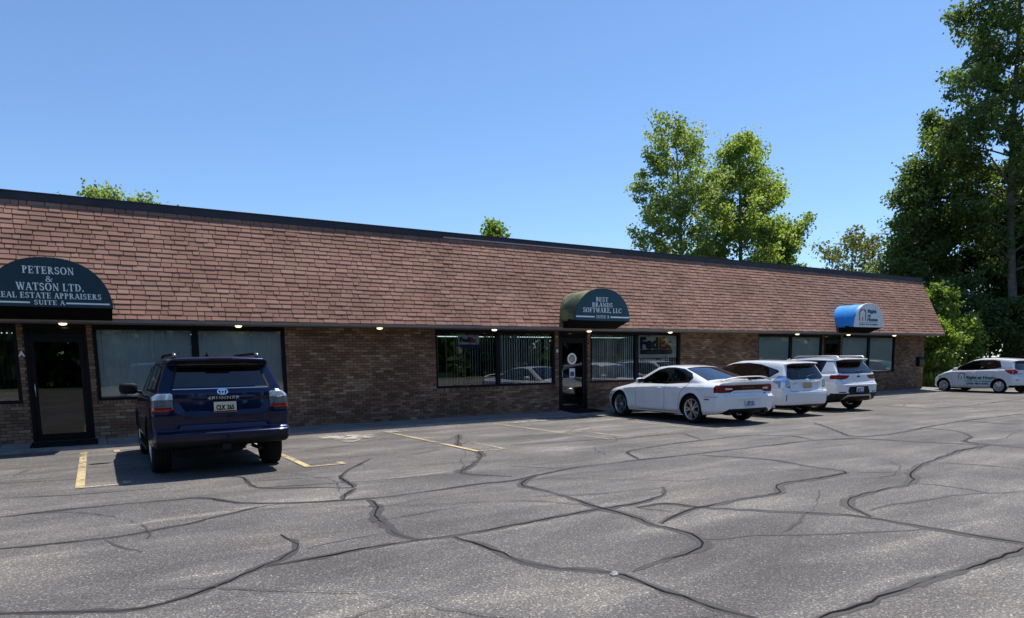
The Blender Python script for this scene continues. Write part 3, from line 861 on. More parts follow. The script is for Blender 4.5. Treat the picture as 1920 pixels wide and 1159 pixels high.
    for polys in words:
        b = MB()
        for i, pl in enumerate(polys):
            y = -.0004 * (i % 5)                   # strokes overlap, so each lies a hair off the next
            b.add([((px - (x - .06) / 2) * sx, y, pz * h) for px, pz in pl], [tuple(range(len(pl)))])
        out.append(b.mesh(name, mat))
    return out
def put_serif(t, txt, x, z, wd, h, mat, y=-.004):
    for me in serif_mesh(txt, 'lettering', mat, wd, h): obj('lettering', me, t, (x, y, z))

def put_text(t, txt, x, z, wd, h, mat, bold=0.0, y=-0.004, name='lettering'):
    me = text_mesh(txt, h * 1.38, mat, bold, 0.0015, wd, name=name)
    return obj(name, me, t, (x, y, z))

a = awning(-0.58, 'dark green barrel awning lettered Peterson & Watson Ltd. over the nearest door', M['green_face'], M['green_top'])
z0 = 2.79
W_ = M['letter_white']
for txt, x0, x1, zb, h in [('PETERSON', -.99, -.17, 3.395, .135), ('&', -.64, -.52, 3.25, .105), ('WATSON LTD.', -1.10, -.03, 3.085, .14), ('REAL ESTATE APPRAISERS', -1.43, .25, 2.94, .105), ('SUITE A', -.85, -.36, 2.82, .085)]:
    put_serif(a, txt, (x0 + x1) / 2 + .58, zb - z0 + .008, x1 - x0, h, W_)
MB().box(-.98, -.33, -.005, -.001, .060, .090).build('stripe', W_, a); MB().box(.24, .96, -.005, -.001, .060, .090).build('stripe', W_, a)
a = awning(12.86, 'mossy dark green barrel awning lettered Best Brands Software over the Suite B door', M['green_light'], M['green_old'])
for txt, x0, x1, zb, h in [('BEST', 12.58, 13.04, 3.335, .125), ('BRANDS', 12.44, 13.21, 3.18, .125), ('SOFTWARE, LLC', 12.11, 13.55, 3.02, .135), ('SUITE B', 12.59, 13.08, 2.855, .085)]:
    put_serif(a, txt, (x0 + x1) / 2 - 12.86, zb - z0, x1 - x0, h, W_)
MB().box(-1.0, -.33, -.005, -.001, .085, .125).build('stripe', W_, a); MB().box(.27, .99, -.005, -.001, .085, .125).build('stripe', W_, a)
a = awning(26.34, 'blue barrel awning with a white face lettered Right at Home', M['white_vinyl'], M['blue_vinyl'], edge=M['white'])
def house_logo(parent, w, h, mat, mat2, y, x0, zb, yoff=-1):
    b = MB(); t = w * 0.13
    def bar(p, q):
        p, q = Vector((p[0], 0, p[1])), Vector((q[0], 0, q[1])); d = (q - p).normalized(); nn = Vector((-d.z, 0, d.x)) * t / 2
        vs = [p + nn, q + nn, q - nn, p - nn]
        b.add([(v.x, y, v.z) for v in vs] + [(v.x, y + .003, v.z) for v in vs], [(0, 1, 2, 3), (7, 6, 5, 4), (0, 4, 5, 1), (1, 5, 6, 2), (2, 6, 7, 3), (3, 7, 4, 0)])
    ap = 0.76 * h
    bar((0, 0), (0, ap)); bar((0, ap), (w * .42, h)); bar((w, 0), (w, ap)); bar((w, ap), (w * .58, h))
    bar((w / 2, 0), (w / 2, h * .34))
    o = b.build('house_logo', mat, parent, (x0, 0, zb))
    return o
house_logo(a, .40, .46, M['maroon'], None, -.005, 25.68 - 26.34, 3.03 - z0)
for txt, x0, zb, wd, h in [('Right', 26.20, 3.355, .62, .125), ('at', 26.20, 3.19, .22, .11), ('Home', 26.20, 3.03, .74, .13)]:
    put_text(a, txt, x0 + wd / 2 - 26.34, zb - z0, wd, h, M['teal'], 0.012)
MB().box(-.68, .65, -.004, -.001, .175, .187).build('stripe', M['teal'], a)
put_text(a, 'In Home Care & Assistance', -.01, .085, 1.32, .055, M['teal'], 0.004)

# ------------------------------------------------------------------ blinds, shades and signs in the windows
def blind(bay, key, label, mat, turn, gap=0.0, z0=WZ0 + 0.09, skip=()):
    x0, x1 = bay
    t = empty('vertical_blind', ((x0 + x1) / 2, 0.105, z0))
    tag(t, label, 'window blind', 'vertical blinds behind the office windows')
    wd = x1 - x0 - 0.02
    MB().box(-wd / 2, wd / 2, -0.02, 0.03, ZT - .10 - z0, ZT - .05 - z0).build('head_rail', M['black_metal'], t)
    n = int(wd / 0.082)
    sl = MB().add([(-.044, 0, 0), (0, -.008, 0), (.044, 0, 0), (-.044, 0, 1), (0, -.008, 1), (.044, 0, 1)], [(0, 1, 4, 3), (1, 2, 5, 4)], True).mesh('slat', mat)
    rg = random.Random(hash(label) % 1000 if False else len(label) * 7 + int(x0 * 10))
    H = ZT - .105 - z0
    for k in range(n):
        if k in skip: continue
        o = obj('slat', sl, t, (-wd / 2 + (k + .5) * wd / n, rg.uniform(0, .006), 0.0))
        o.rotation_euler = (rg.uniform(-.004, .004), rg.uniform(-.006, .006), turn + rg.uniform(-.08, .08))
        o.scale = (1.05, 1, H)
    return t
blind(BAYS['L'][1], 'L', 'dark blind in the window cut by the left edge of the photo', M['interior_dark'], 0.9)
blind(BAYS['A'][0], 'A', 'closed pale blind in the wide pane between the Suite A door and the mullion', M['blind'], 0.12)
blind(BAYS['A'][1], 'A', 'closed pale blind in the pane behind the blue car, beside the blank brick wall', M['blind'], 0.12)
blind(BAYS['B'][0], 'B', 'half open grey blind behind the small courier sign', M['blind_grey'], 0.95, skip=(1, 2, 4, 5, 11))
blind(BAYS['B'][1], 'B', 'half open grey blind in the pane left of the Suite B door pier', M['blind_grey'], 0.62, skip=(18,))
blind(BAYS['C'][0], 'C', 'grey blind in the pane between the Suite B door and the courier banner', M['blind_grey'], 0.50)
blind(BAYS['C'][1], 'C', 'grey blind hanging behind the large courier banner', M['blind_grey'], 0.62, skip=(11,))
def shade(bay, label):
    x0, x1 = bay
    t = empty('roller_shade', ((x0 + x1) / 2, 0.075, WZ0 + .08)); tag(t, label, 'window shade', 'drawn shades in the far office windows')
    w_ = (x1 - x0) / 2 - .01
    MB().box(-w_, w_, 0, .004, 0, ZT - .12 - WZ0 - .08).build('shade_cloth', M['shade'], t)
    MB().tube([(-w_, .015, ZT - .14 - WZ0 - .06), (w_, .015, ZT - .14 - WZ0 - .06)], .025, 8).build('roller', M['shade'], t)
    MB().box(-w_, w_, -.008, -.001, 0, .03).build('hem_bar', M['shade'], t)
shade(BAYS['D'][0], 'drawn grey shade in the window pane beside the blank wall, above the middle white car')
shade(BAYS['D'][1], 'drawn grey shade in the window pane just left of the third door')
shade(BAYS['E'][0], 'drawn grey shade in the window pane under the blue and white awning')
shade(BAYS['E'][1], 'drawn grey shade in the last window pane before the mailbox corner')

t = empty('courier_banner', (16.36, 0.085, 1.70)); tag(t, 'large cream window banner reading FedEx above a violet bar', 'banner')
MB().box(-.90, .90, 0, .004, 0, .80).build('banner_sheet', M['off_white'], t)
put_text(t, 'Fed', -.36, .315, .83, .37, M['purple'], 0.03)
put_text(t, 'Ex', .395, .315, .62, .37, M['orange'], 0.03)
MB().box(-.77, .72, -.003, -.001, .12, .275).build('bar', M['purple'], t)
put_text(t, 'Authorized ShipCenter', -.01, .165, 1.1, .065, M['grey_print'], 0.002, -.006)
for x, z in ((-.83, .74), (-.38, .74), (.83, .75), (.42, .045)):
    MB().lathe([(0, 0), (.025, 0), (.025, .003)], 10, 'y', False, (x, -.003, z)).build('grommet', M['black_metal'], t)
t = empty('courier_sign', (9.14, 0.085, 2.0)); tag(t, 'small white and blue window sign reading FedEx, beside the mullion', 'sign')
MB().box(-.34, .34, 0, .012, .14, .41).build('sign_face', M['white'], t)
MB().box(-.35, .35, -.002, .014, 0, .139).build('blue_band', M['navy_print'], t)
put_text(t, 'Fed', -.135, .205, .31, .13, M['purple'], 0.012)
M['red_print'] = plain('red orange print', (0.42, 0.035, 0.02), 0.5)
put_text(t, 'Ex', .145, .205, .24, .13, M['red_print'], 0.012)
# things seen through the Suite B window
M['sage'] = plain('pale green upholstery', (0.30, 0.36, 0.27), 0.9, noise=0.1, nscale=6)
t = empty('waiting_chair', (8.75, 0.75, ZS)); tag(t, 'pale green upholstered chair seen through the Suite B window', 'chair')
MB().box(-.29, .29, .18, .25, .62, 1.25).build('backrest', M['sage'], t, bevel=.03)
MB().box(-.28, .28, -.28, .2, .42, .52).build('seat', M['sage'], t, bevel=.03)
for sx in (-.25, .25):
    for sy in (-.25, .2): MB().box(sx - .02, sx + .02, sy - .02, sy + .02, 0, .42).build('leg', M['black_metal'], t)
t = empty('desk', (9.6, 1.3, ZS)); tag(t, 'low dark desk with a grey top behind the Suite B blinds', 'desk')
MB().box(-.8, .8, -.35, .35, .72, .76).build('desk_top', M['grey_print'], t)
for sx in (-.76, .76): MB().box(sx - .02, sx + .02, -.33, .33, 0, .72).build('side_panel', M['black_metal'], t)

# ------------------------------------------------------------------ mats and the wall box
def doormat(x0, x1, label):
    t = MB().box(-(x1 - x0) / 2, (x1 - x0) / 2, -.36, .36, 0, .014).build('doormat', M['mat'], None, ((x0 + x1) / 2, -.46, .087))
    t.rotation_euler = (math.atan(0.056 / .9), 0, 0)
    tag(t, label, 'doormat', 'black mats at the office doors')
doormat(-1.18, -.02, 'flat black doormat on the walk under the Peterson awning')
doormat(12.25, 13.45, 'flat black doormat on the walk before the Suite B door')
t = empty('mailbox', (32.72, 0, 1.16)); tag(t, 'black wall box mounted on the brick at the far corner of the building', 'mailbox')
MB().box(-.24, .24, -.15, -.005, 0, .40).build('box_body', M['black_metal'], t, bevel=.01)
MB().box(-.21, .21, -.165, -.152, .03, .30).build('box_door', M['gloss_black'], t)
MB().box(-.25, .25, -.17, -.004, .401, .425).build('lid', M['black_metal'], t)
# ------------------------------------------------------------------ cars: bodies from a smooth field, then cut into panels, glass and lamps
def sint(pts, r=0.04):
    """smoothed piecewise linear curve through pts"""
    xs = np.array([p[0] for p in pts], float); ys = np.array([p[1] for p in pts], float)
    g = np.arange(xs.min() - 1.0, xs.max() + 1.0, 0.004)
    t = np.interp(g, xs, ys)
    n = max(1, int(r / 0.004))
    if n > 1:
        kz = np.ones(2 * n + 1) / (2 * n + 1)
        for _ in range(2):
            t = np.convolve(np.pad(t, n, mode='edge'), kz, 'valid')
    return lambda v: np.interp(v, g, t)

def smax(a, b, k):
    h = np.maximum(k - np.abs(a - b), 0.0)
    return np.maximum(a, b) + h * h / (4 * k)

def sclip(t, k=0.22):
    a = -smax(-t, np.full_like(t, -1.0), k)
    return smax(a, np.zeros_like(t), k)

def bump(v, a, b, s):
    """1 between a and b with soft flanks of width s"""
    return np.clip((v - a) / s + .5, 0, 1) * np.clip((b - v) / s + .5, 0, 1)

def car_field(sp):
    zc, zb, xt, xn = sint(sp['top'], sp.get('top_r', .05)), sint(sp['bot'], .05), sint(sp['tail'], sp.get('tail_r', .022)), sint(sp['nose'], .04)
    cr = sint(sp['crown'], .1)
    kn = [(sint(a, .06), sint(b, .08)) for a, b in sp['sec']]
    wl = sp['wheels']
    def f(x, y, z):
        ay = np.abs(y)
        zk = [a(x) for a, _ in kn]; wk = [b(x) for _, b in kn]
        W = wk[0] + 0 * z
        for i in range(len(kn) - 1):
            W = W + (wk[i + 1] - wk[i]) * sclip((z - zk[i]) / np.maximum(zk[i + 1] - zk[i], .01) + 0 * x)
        if 'side' in sp: W = W + sp['side'](x, z)
        dmin = None
        for (xw, zw, ra) in wl:
            d = np.sqrt((x - xw) ** 2 + (z - zw) ** 2)
            W = W + sp.get('flare', .012) * np.exp(-((d - ra) / .06) ** 2) * (z < zw + ra + .2)
            dmin = d - ra if dmin is None else np.minimum(dmin, d - ra)
        E = ay - W
        A = z - zc(x) + cr(x) * (ay / .8) ** 2.4
        B = zb(x) - z
        ro = sp['rear'](ay, z) if 'rear' in sp else 0.0
        C = xt(z) + sp['bow_t'] * ay ** 3 + ro - x
        D = x - xn(z) + sp['bow_n'] * ay ** 3
        v = smax(E, A, sp.get('k_roof', .09))
        v = smax(v, C, sp.get('k_tail', .08))
        v = smax(v, D, sp.get('k_nose', .22))
        v = smax(v, B, .05)
        carve = np.minimum(-dmin, ay - (sp['yin']))
        return smax(v, carve, .008)
    return f

EDGES = [(0,1),(2,3),(4,5),(6,7),(0,2),(1,3),(4,6),(5,7),(0,4),(1,5),(2,6),(3,7)]
def surface_nets(f, lo, hi, h):
    ax = [np.arange(lo[i], hi[i] + h, h) for i in range(3)]
    v = f(ax[0][:, None, None], ax[1][None, :, None], ax[2][None, None, :])
    v = np.broadcast_to(v, (len(ax[0]), len(ax[1]), len(ax[2]))).astype(np.float32)
    s = v < 0
    cnt = np.zeros(tuple(n - 1 for n in v.shape), np.int8)
    offs = [(0,0,0),(1,0,0),(0,1,0),(1,1,0),(0,0,1),(1,0,1),(0,1,1),(1,1,1)]
    nx, ny, nz = cnt.shape
    for o in offs: cnt += s[o[0]:o[0] + nx, o[1]:o[1] + ny, o[2]:o[2] + nz]
    act = np.argwhere((cnt > 0) & (cnt < 8))
    cv = np.stack([v[act[:, 0] + o[0], act[:, 1] + o[1], act[:, 2] + o[2]] for o in offs], 1)
    oa = np.array(offs, float)
    acc = np.zeros((len(act), 3)); num = np.zeros(len(act))
    for a, b in EDGES:
        m_ = (cv[:, a] < 0) != (cv[:, b] < 0)
        t = np.where(m_, cv[:, a] / np.where(m_, cv[:, a] - cv[:, b], 1), 0)
        acc += (oa[a] + t[:, None] * (oa[b] - oa[a])) * m_[:, None]; num += m_
    V = (act + acc / num[:, None]) * h + np.array(lo)
    idx = np.full(cnt.shape, -1, np.int32); idx[act[:, 0], act[:, 1], act[:, 2]] = np.arange(len(act))
    Q = []
    for axis in range(3):
        sl0 = [slice(None)] * 3; sl1 = [slice(None)] * 3
        sl0[axis] = slice(0, -1); sl1[axis] = slice(1, None)
        a, b = s[tuple(sl0)], s[tuple(sl1)]
        e = np.argwhere(a != b)
        u, w_ = [(1, 2), (2, 0), (0, 1)][axis]
        e = e[(e[:, u] > 0) & (e[:, w_] > 0) & (e[:, u] < v.shape[u] - 1) & (e[:, w_] < v.shape[w_] - 1)]
        du = np.zeros(3, int); du[u] = 1; dw = np.zeros(3, int); dw[w_] = 1
        g = lambda c: idx[c[:, 0], c[:, 1], c[:, 2]]
        q = np.stack([g(e - du - dw), g(e - dw), g(e), g(e - du)], 1)
        ins = s[e[:, 0], e[:, 1], e[:, 2]]
        q = np.where(ins[:, None], q, q[:, ::-1])
        Q.append(q)
    Q = np.concatenate(Q)
    Q = Q[(Q >= 0).all(1)]
    def grad(P, e=.003):
        x, y, z = P.T
        return np.stack([f(x + e, y, z) - f(x - e, y, z), f(x, y + e, z) - f(x, y - e, z), f(x, y, z + e) - f(x, y, z - e)], 1) / (2 * e)
    V0 = V.copy()
    for _ in range(3):
        g = grad(V); fv = f(*V.T)
        st = -fv[:, None] * g / np.maximum((g * g).sum(1), .05)[:, None]
        V = V + np.clip(st, -.5 * h, .5 * h)
    V = V0 + np.clip(V - V0, -h, h)
    g = grad(V)
    Nn = g / np.maximum(np.linalg.norm(g, axis=1), 1e-6)[:, None]
    d02 = np.linalg.norm(V[Q[:, 0]] - V[Q[:, 2]], axis=1); d13 = np.linalg.norm(V[Q[:, 1]] - V[Q[:, 3]], axis=1)
    sh = (d02 <= d13)[:, None]
    T = np.concatenate([np.where(sh, Q[:, [0, 1, 2]], Q[:, [0, 1, 3]]), np.where(sh, Q[:, [0, 2, 3]], Q[:, [1, 2, 3]])])
    return V, Nn, T

def poly_sd(p, q, poly):
    """signed distance to a polygon, negative inside"""
    P = np.stack([p, q], 1); a = np.array(poly, float); b = np.roll(a, -1, 0)
    d = np.full(len(P), 1e9); inside = np.zeros(len(P), bool)
    for A, B in zip(a, b):
        e = B - A; w_ = P - A
        t = np.clip((w_ @ e) / max(e @ e, 1e-12), 0, 1)
        d = np.minimum(d, np.linalg.norm(w_ - t[:, None] * e, axis=1))
        c = ((A[1] <= P[:, 1]) & (B[1] > P[:, 1])) | ((B[1] <= P[:, 1]) & (A[1] > P[:, 1]))
        xi = A[0] + (P[:, 1] - A[1]) * e[0] / (e[1] if abs(e[1]) > 1e-12 else 1e-12)
        inside ^= c & (P[:, 0] < xi)
    return np.where(inside, -d, d)

class Shell:
    def __init__(s, f, lo, hi, h):
        s.f = f
        s.V, s.N, s.T = surface_nets(f, lo, hi, h)
        s.c = np.zeros(len(s.T), np.int32); s.names = ['body']
    def cid(s, n):
        if n not in s.names: s.names.append(n)
        return s.names.index(n)
    def region(s, name, dfun, cond=None, only=None):
        """cut the mesh where dfun(V) = 0; triangles inside become class `name`"""
        C = s.V[s.T].mean(1); Nc = s.N[s.T].mean(1)
        m_ = np.ones(len(s.T), bool) if cond is None else cond(C, Nc)
        if only is not None: m_ &= np.isin(s.c, [s.cid(n) for n in only])
        d = np.full(len(s.V), 1.0); uv = np.unique(s.T[m_]); d[uv] = dfun(s.V[uv])
        sg = d[s.T] < 0
        k = sg.sum(1)
        mixed = m_ & (k > 0) & (k < 3)
        Tm = s.T[mixed]; Sm = sg[mixed]; Cm = s.c[mixed]
        lone = np.where(Sm.sum(1) == 1, Sm.argmax(1), (~Sm).argmax(1))
        r = np.arange(len(Tm))
        A, B, D = Tm[r, lone], Tm[r, (lone + 1) % 3], Tm[r, (lone + 2) % 3]
        def cut(p, q):
            a, b = np.minimum(p, q), np.maximum(p, q)
            return np.stack([a, b], 1)
        ed = np.concatenate([cut(A, B), cut(A, D)])
        ue, inv = np.unique(ed, axis=0, return_inverse=True); inv = inv.ravel()
        t = (d[ue[:, 0]] / (d[ue[:, 0]] - d[ue[:, 1]]))[:, None]
        nv = s.V[ue[:, 0]] * (1 - t) + s.V[ue[:, 1]] * t
        nn = s.N[ue[:, 0]] * (1 - t) + s.N[ue[:, 1]] * t
        nn /= np.maximum(np.linalg.norm(nn, axis=1), 1e-9)[:, None]
        base = len(s.V)
        s.V = np.concatenate([s.V, nv]); s.N = np.concatenate([s.N, nn])
        Pn, Qn = base + inv[:len(A)], base + inv[len(A):]
        lin = Sm[r, lone]
        ci = s.cid(name)
        t1 = np.stack([A, Pn, Qn], 1); t2 = np.stack([Pn, B, D], 1); t3 = np.stack([Pn, D, Qn], 1)
        c1 = np.where(lin, ci, Cm); c2 = np.where(lin, Cm, ci)
        full = m_ & (k == 3)
        s.c[full] = ci
        keep = ~mixed
        s.T = np.concatenate([s.T[keep], t1, t2, t3]); s.c = np.concatenate([s.c[keep], c1, c2, c2])
    def side(s, name, poly, sgn=0, only=None, nmin=.25):
        cond = lambda C, Nc: (np.abs(Nc[:, 1]) > nmin) & ((C[:, 1] * sgn > 0) if sgn else True)
        s.region(name, lambda V: poly_sd(V[:, 0], V[:, 2], poly), cond, only)
    def rear(s, name, poly, xmax, sgn=0, only=None, nx=-.15, half=True, flank=None):
        """polygon in (|y|, z), or (y, z) when half is False"""
        cond = lambda C, Nc: (C[:, 0] < xmax + .05) & ((Nc[:, 0] < nx) | (nx > 0)) & ((C[:, 1] * sgn > 0) if sgn else True)
        def d(V):
            q = poly_sd(np.abs(V[:, 1]) if half else V[:, 1], V[:, 2], poly)
            if nx > 0: q = np.maximum(q, (V[:, 0] - xmax) if flank is None else poly_sd(V[:, 0], V[:, 2], flank))
            return q
        s.region(name, d, cond, only)
    def front(s, name, poly, xmin, sgn=0, only=None, nx=.15):
        cond = lambda C, Nc: (C[:, 0] > xmin) & (Nc[:, 0] > nx) & ((C[:, 1] * sgn > 0) if sgn else True)
        s.region(name, lambda V: poly_sd(np.abs(V[:, 1]), V[:, 2], poly), cond, only)
    def below(s, name, z, only=None, cond=None):
        zf = z if callable(z) else (lambda x: z + 0 * x)
        s.region(name, lambda V: V[:, 2] - zf(V[:, 0]), cond, only)
    def part(s, name, objname, mat, parent, off=0.0, sgn=0):
        if name not in s.names: return None
        m_ = s.c == s.cid(name)
        if sgn: m_ &= s.V[s.T].mean(1)[:, 1] * sgn > 0
        T = s.T[m_]
        if not len(T): return None
        u, inv = np.unique(T, return_inverse=True)
        V = s.V[u] + s.N[u] * off
        me = mesh_np(objname, V, inv.reshape(-1, 3), mat, True)
        me.normals_split_custom_set_from_vertices([tuple(n) for n in s.N[u]])
        return obj(objname, me, parent)
    def hit(s, proj, pts, sgn=1):
        """points (a, b) of a side, rear or front view carried onto the body"""
        pts = np.array(pts, float); n = len(pts)
        ts = np.linspace(0, 1, 260)
        if proj == 'side': mk = lambda t: (pts[:, 0:1] + 0 * t, sgn * (1.15 - 1.15 * t), pts[:, 1:2] + 0 * t)
        elif proj == 'rear': mk = lambda t: (-1.6 + 2.2 * t, pts[:, 0:1] + 0 * t, pts[:, 1:2] + 0 * t)
        else: mk = lambda t: (4.6 - 3.0 * t, pts[:, 0:1] + 0 * t, pts[:, 1:2] + 0 * t)
        v = s.f(*mk(np.broadcast_to(ts, (n, 260))))
        i = np.argmax(v < 0, axis=1); i = np.maximum(i, 1)
        lo_, hi_ = ts[i - 1], ts[i]
        for _ in range(14):
            md = (lo_ + hi_) / 2; vm = s.f(*mk(md[:, None]))[:, 0]
            lo_ = np.where(vm < 0, lo_, md); hi_ = np.where(vm < 0, md, hi_)
        P = np.concatenate(mk(hi_[:, None]), 1)
        e = .004; x, y, z = P.T
        g = np.stack([s.f(x + e, y, z) - s.f(x - e, y, z), s.f(x, y + e, z) - s.f(x, y - e, z), s.f(x, y, z + e) - s.f(x, y, z - e)], 1)
        return P, g / np.linalg.norm(g, axis=1)[:, None]
    def seam(s, name, proj, pts, mat, parent, width=.007, sgn=1, off=.0015, closed=False, step=.03):
        pts = [np.array(p, float) for p in pts]
        if closed: pts.append(pts[0])
        fine = []
        for a, b in zip(pts, pts[1:]):
            n = max(1, int(np.linalg.norm(b - a) / step))
            fine += [a + (b - a) * k / n for k in range(n)]
        fine.append(pts[-1]); fine = np.array(fine)
        d = np.gradient(fine, axis=0); d /= np.maximum(np.linalg.norm(d, axis=1), 1e-9)[:, None]
        nr = np.stack([-d[:, 1], d[:, 0]], 1) * width / 2
        P1, N1 = s.hit(proj, fine + nr, sgn); P2, N2 = s.hit(proj, fine - nr, sgn)
        P1 += N1 * off; P2 += N2 * off
        L = len(fine)
        F = [(i, i + 1, L + i + 1, L + i) for i in range(L - 1)]
        return obj(name, mesh_np(name, np.concatenate([P1, P2]), F, mat, True), parent)
    def decal(s, me, proj, a0, b0, sgn, parent, name, off=.002, flip=1):
        """flat lettering in its own x-z plane laid onto the body"""
        n = len(me.vertices); co = np.empty(n * 3); me.vertices.foreach_get('co', co); co = co.reshape(-1, 3)
        P, Nn = s.hit(proj, np.stack([a0 + flip * co[:, 0], b0 + co[:, 2]], 1), sgn)
        P += Nn * (off - co[:, 1:2] * .5)
        me.vertices.foreach_set('co', P.ravel()); me.update()
        return obj(name, me, parent)

def superell(name, mat, parent, c, r, e=2.6, n=20, m_=12, loc=None):
    V, F = [], []
    pw = lambda v: math.copysign(abs(v) ** (2 / e), v)
    for j in range(m_ + 1):
        b = -PI / 2 + PI * j / m_
        for k in range(n):
            a = 2 * PI * k / n
            V.append((c[0] + r[0] * pw(math.cos(b)) * pw(math.cos(a)), c[1] + r[1] * pw(math.cos(b)) * pw(math.sin(a)), c[2] + r[2] * pw(math.sin(b))))
    for j in range(m_):
        for k in range(n):
            F.append((j * n + k, j * n + (k + 1) % n, (j + 1) * n + (k + 1) % n, (j + 1) * n + k))
    return obj(name, mesh_np(name, V, F, mat, True), parent)

M['lamp_red'] = plain('red lamp lens', (0.30, 0.008, 0.010), 0.12, coat=1.0)
M['lamp_dark'] = plain('smoked red lamp lens', (0.060, 0.003, 0.004), 0.3, spec=0.2)
M['lamp_clear'] = plain('clear lamp lens', (0.62, 0.63, 0.66), 0.12, metal=0.6)
M['lamp_grey'] = plain('grey lamp grid', (0.12, 0.12, 0.125), 0.3, metal=0.5, noise=0.6, nscale=60)
M['lamp_sky_sheen'] = plain('clear lens with painted sky reflection', (0.35, 0.50, 0.72), 0.12, metal=0.5)  # sky reflection on the wagon's upper tail lamp, put into the colour
M['car_glass'] = glass_mat('car glass', (0.34, 0.38, 0.38), ior=1.5)
M['car_glass_back'] = glass_mat('sloping car glass', (0.30, 0.34, 0.35), ior=2.1)
M['car_glass_clear'] = glass_mat('light car glass', (0.60, 0.66, 0.66), ior=1.5)
M['privacy'] = glass_mat('privacy glass', (0.045, 0.05, 0.055), ior=1.75)
M['white_paint'] = paint_mat('white car paint', (0.72, 0.74, 0.76))
M['white_pearl'] = paint_mat('pearl white car paint', (0.70, 0.72, 0.74))
M['navy_paint'] = paint_mat('dark blue metallic paint', (0.0009, 0.0050, 0.036), metal=0.5, rough=0.28, coat=.7)
M['gap'] = plain('dark panel gap', (0.006, 0.006, 0.007), 0.9)
M['plate_cream'] = plain('cream number plate', (0.60, 0.56, 0.42), 0.5, noise=0.1, nscale=20)
M['plate_white'] = plain('white number plate', (0.62, 0.64, 0.68), 0.5, noise=0.1, nscale=20)
M['plate_tan'] = plain('tan number plate', (0.40, 0.33, 0.17), 0.5, noise=0.3, nscale=30)
M['plate_blue'] = plain('blue plate band', (0.04, 0.10, 0.36), 0.5)
M['lamp_mid'] = plain('deep red lamp lens', (0.17, 0.006, 0.008), 0.25, spec=0.3)
M['dark_red'] = plain('red reflector', (0.16, 0.008, 0.01), 0.2)

def make_wheel(parent, R_, wd, rr, pos, left, spokes=5, double=True, dark=None, style='alloy'):
    """tyre with a rim child; axis y, outside towards +y on the left"""
    h = wd / 2
    prof = [(rr, -h * .82), (rr + .012, -h * .96), (R_ - .05, -h), (R_ - .018, -h * .93), (R_ - .004, -h * .72), (R_, -h * .60), (R_ - .006, -h * .57), (R_, -h * .54), (R_, -h * .22), (R_ - .007, -h * .19), (R_, -h * .16),
            (R_, h * .16), (R_ - .007, h * .19), (R_, h * .22), (R_, h * .54), (R_ - .006, h * .57), (R_, h * .60), (R_ - .004, h * .72), (R_ - .018, h * .93), (R_ - .05, h), (rr + .012, h * .96), (rr, h * .82)]
    t = MB().lathe(prof, 44).build('wheel', M['rubber'], parent, pos)
    if not left: t.rotation_euler = (0, 0, PI)
    rim = MB()
    rim.lathe([(rr - .03, -h * .8), (rr - .022, h * .55), (rr - .010, h * .80), (rr + .006, h * .90), (rr + .008, h * .96), (rr - .004, h * .97), (rr - .016, h * .86)], 44)
    y0, y1 = h * .50, h * .78
    rim.lathe([(0, y1 + .012), (.04, y1 + .010), (.055, y1 - .004), (.07, y0 - .01)], 20)
    ns = spokes * 2 if double else spokes
    for k in range(ns):
        base = 2 * PI * (k // 2 if double else k) / spokes
        da = (0.22 if k % 2 else -0.22) if double else 0.0
        a0, a1 = base + da * .25, base + da
        w0, w1 = (.021, .019) if double else (.034, .026)
        if style == 'cover': w0, w1 = .045, .05
        r0, r1 = .045, rr - .008
        c0, s0, c1, s1 = math.cos(a0), math.sin(a0), math.cos(a1), math.sin(a1)
        pts = []
        for (r, c, s_, w_, yy) in ((r0, c0, s0, w0, y1), (r1, c1, s1, w1, y1 + .012)):
            tx, tz = -s_, c
            pts += [(r * c - tx * w_, yy, r * s_ - tz * w_), (r * c + tx * w_, yy, r * s_ + tz * w_), (r * c + tx * w_ * 1.3, yy - .04, r * s_ + tz * w_ * 1.3), (r * c - tx * w_ * 1.3, yy - .04, r * s_ - tz * w_ * 1.3)]
        rim.add(pts, [(0, 1, 5, 4), (1, 2, 6, 5), (2, 3, 7, 6), (3, 0, 4, 7)])
    rim.build('rim', dark or M['alloy'], t)
    MB().lathe([(0, h * .1), (rr - .05, h * .1), (rr - .05, -h * .2), (0, -h * .2)], 24).build('brake_disc', M['black_plastic'], t)
    return t

def plate(parent, pos, txt, base, ink, band=None, w_=.305, h=.152, rz=-PI / 2, tilt=0.0):
    p = MB().box(-w_ / 2, w_ / 2, 0, .006, -h / 2, h / 2).build('license_plate', base, parent, pos)
    p.rotation_euler = (tilt, 0, rz)
    if txt: obj('plate_number', text_mesh(txt, h * .62, ink, .004, .001, w_ * .80), p, (0, -.002, -h * .24))
    if band:
        MB().box(-w_ / 2 + .004, w_ / 2 - .004, -.0025, -.0005, -h / 2 + .003, -h / 2 + .026).build('plate_band', band, p)
    return p

def cabin(parent, seats, dash_x, zf, w_):
    """seats, dashboard and wheel, seen dimly through the glass"""
    b = MB()
    for (x, y, h) in seats:
        s_ = superell('seat', M['seat'], parent, (x - .20, y, zf + .45), (.09, .24, .36), 3.5)
        superell('headrest', M['seat'], s_, (x - .26, y, zf + .88), (.06, .13, .09), 3)
        superell('cushion', M['seat'], s_, (x + .06, y, zf + .14), (.27, .25, .10), 3.5)
    superell('dashboard', M['black_plastic'], parent, (dash_x, 0, zf + .52), (.22, w_, .13), 4)
    MB().lathe([(.175, -.012), (.19, 0), (.175, .012), (.16, 0), (.175, -.012)], 24, 'z').build('steering_wheel', M['black_plastic'], parent, (dash_x - .36, .37, zf + .60)).rotation_euler = (0, -1.1, 0)

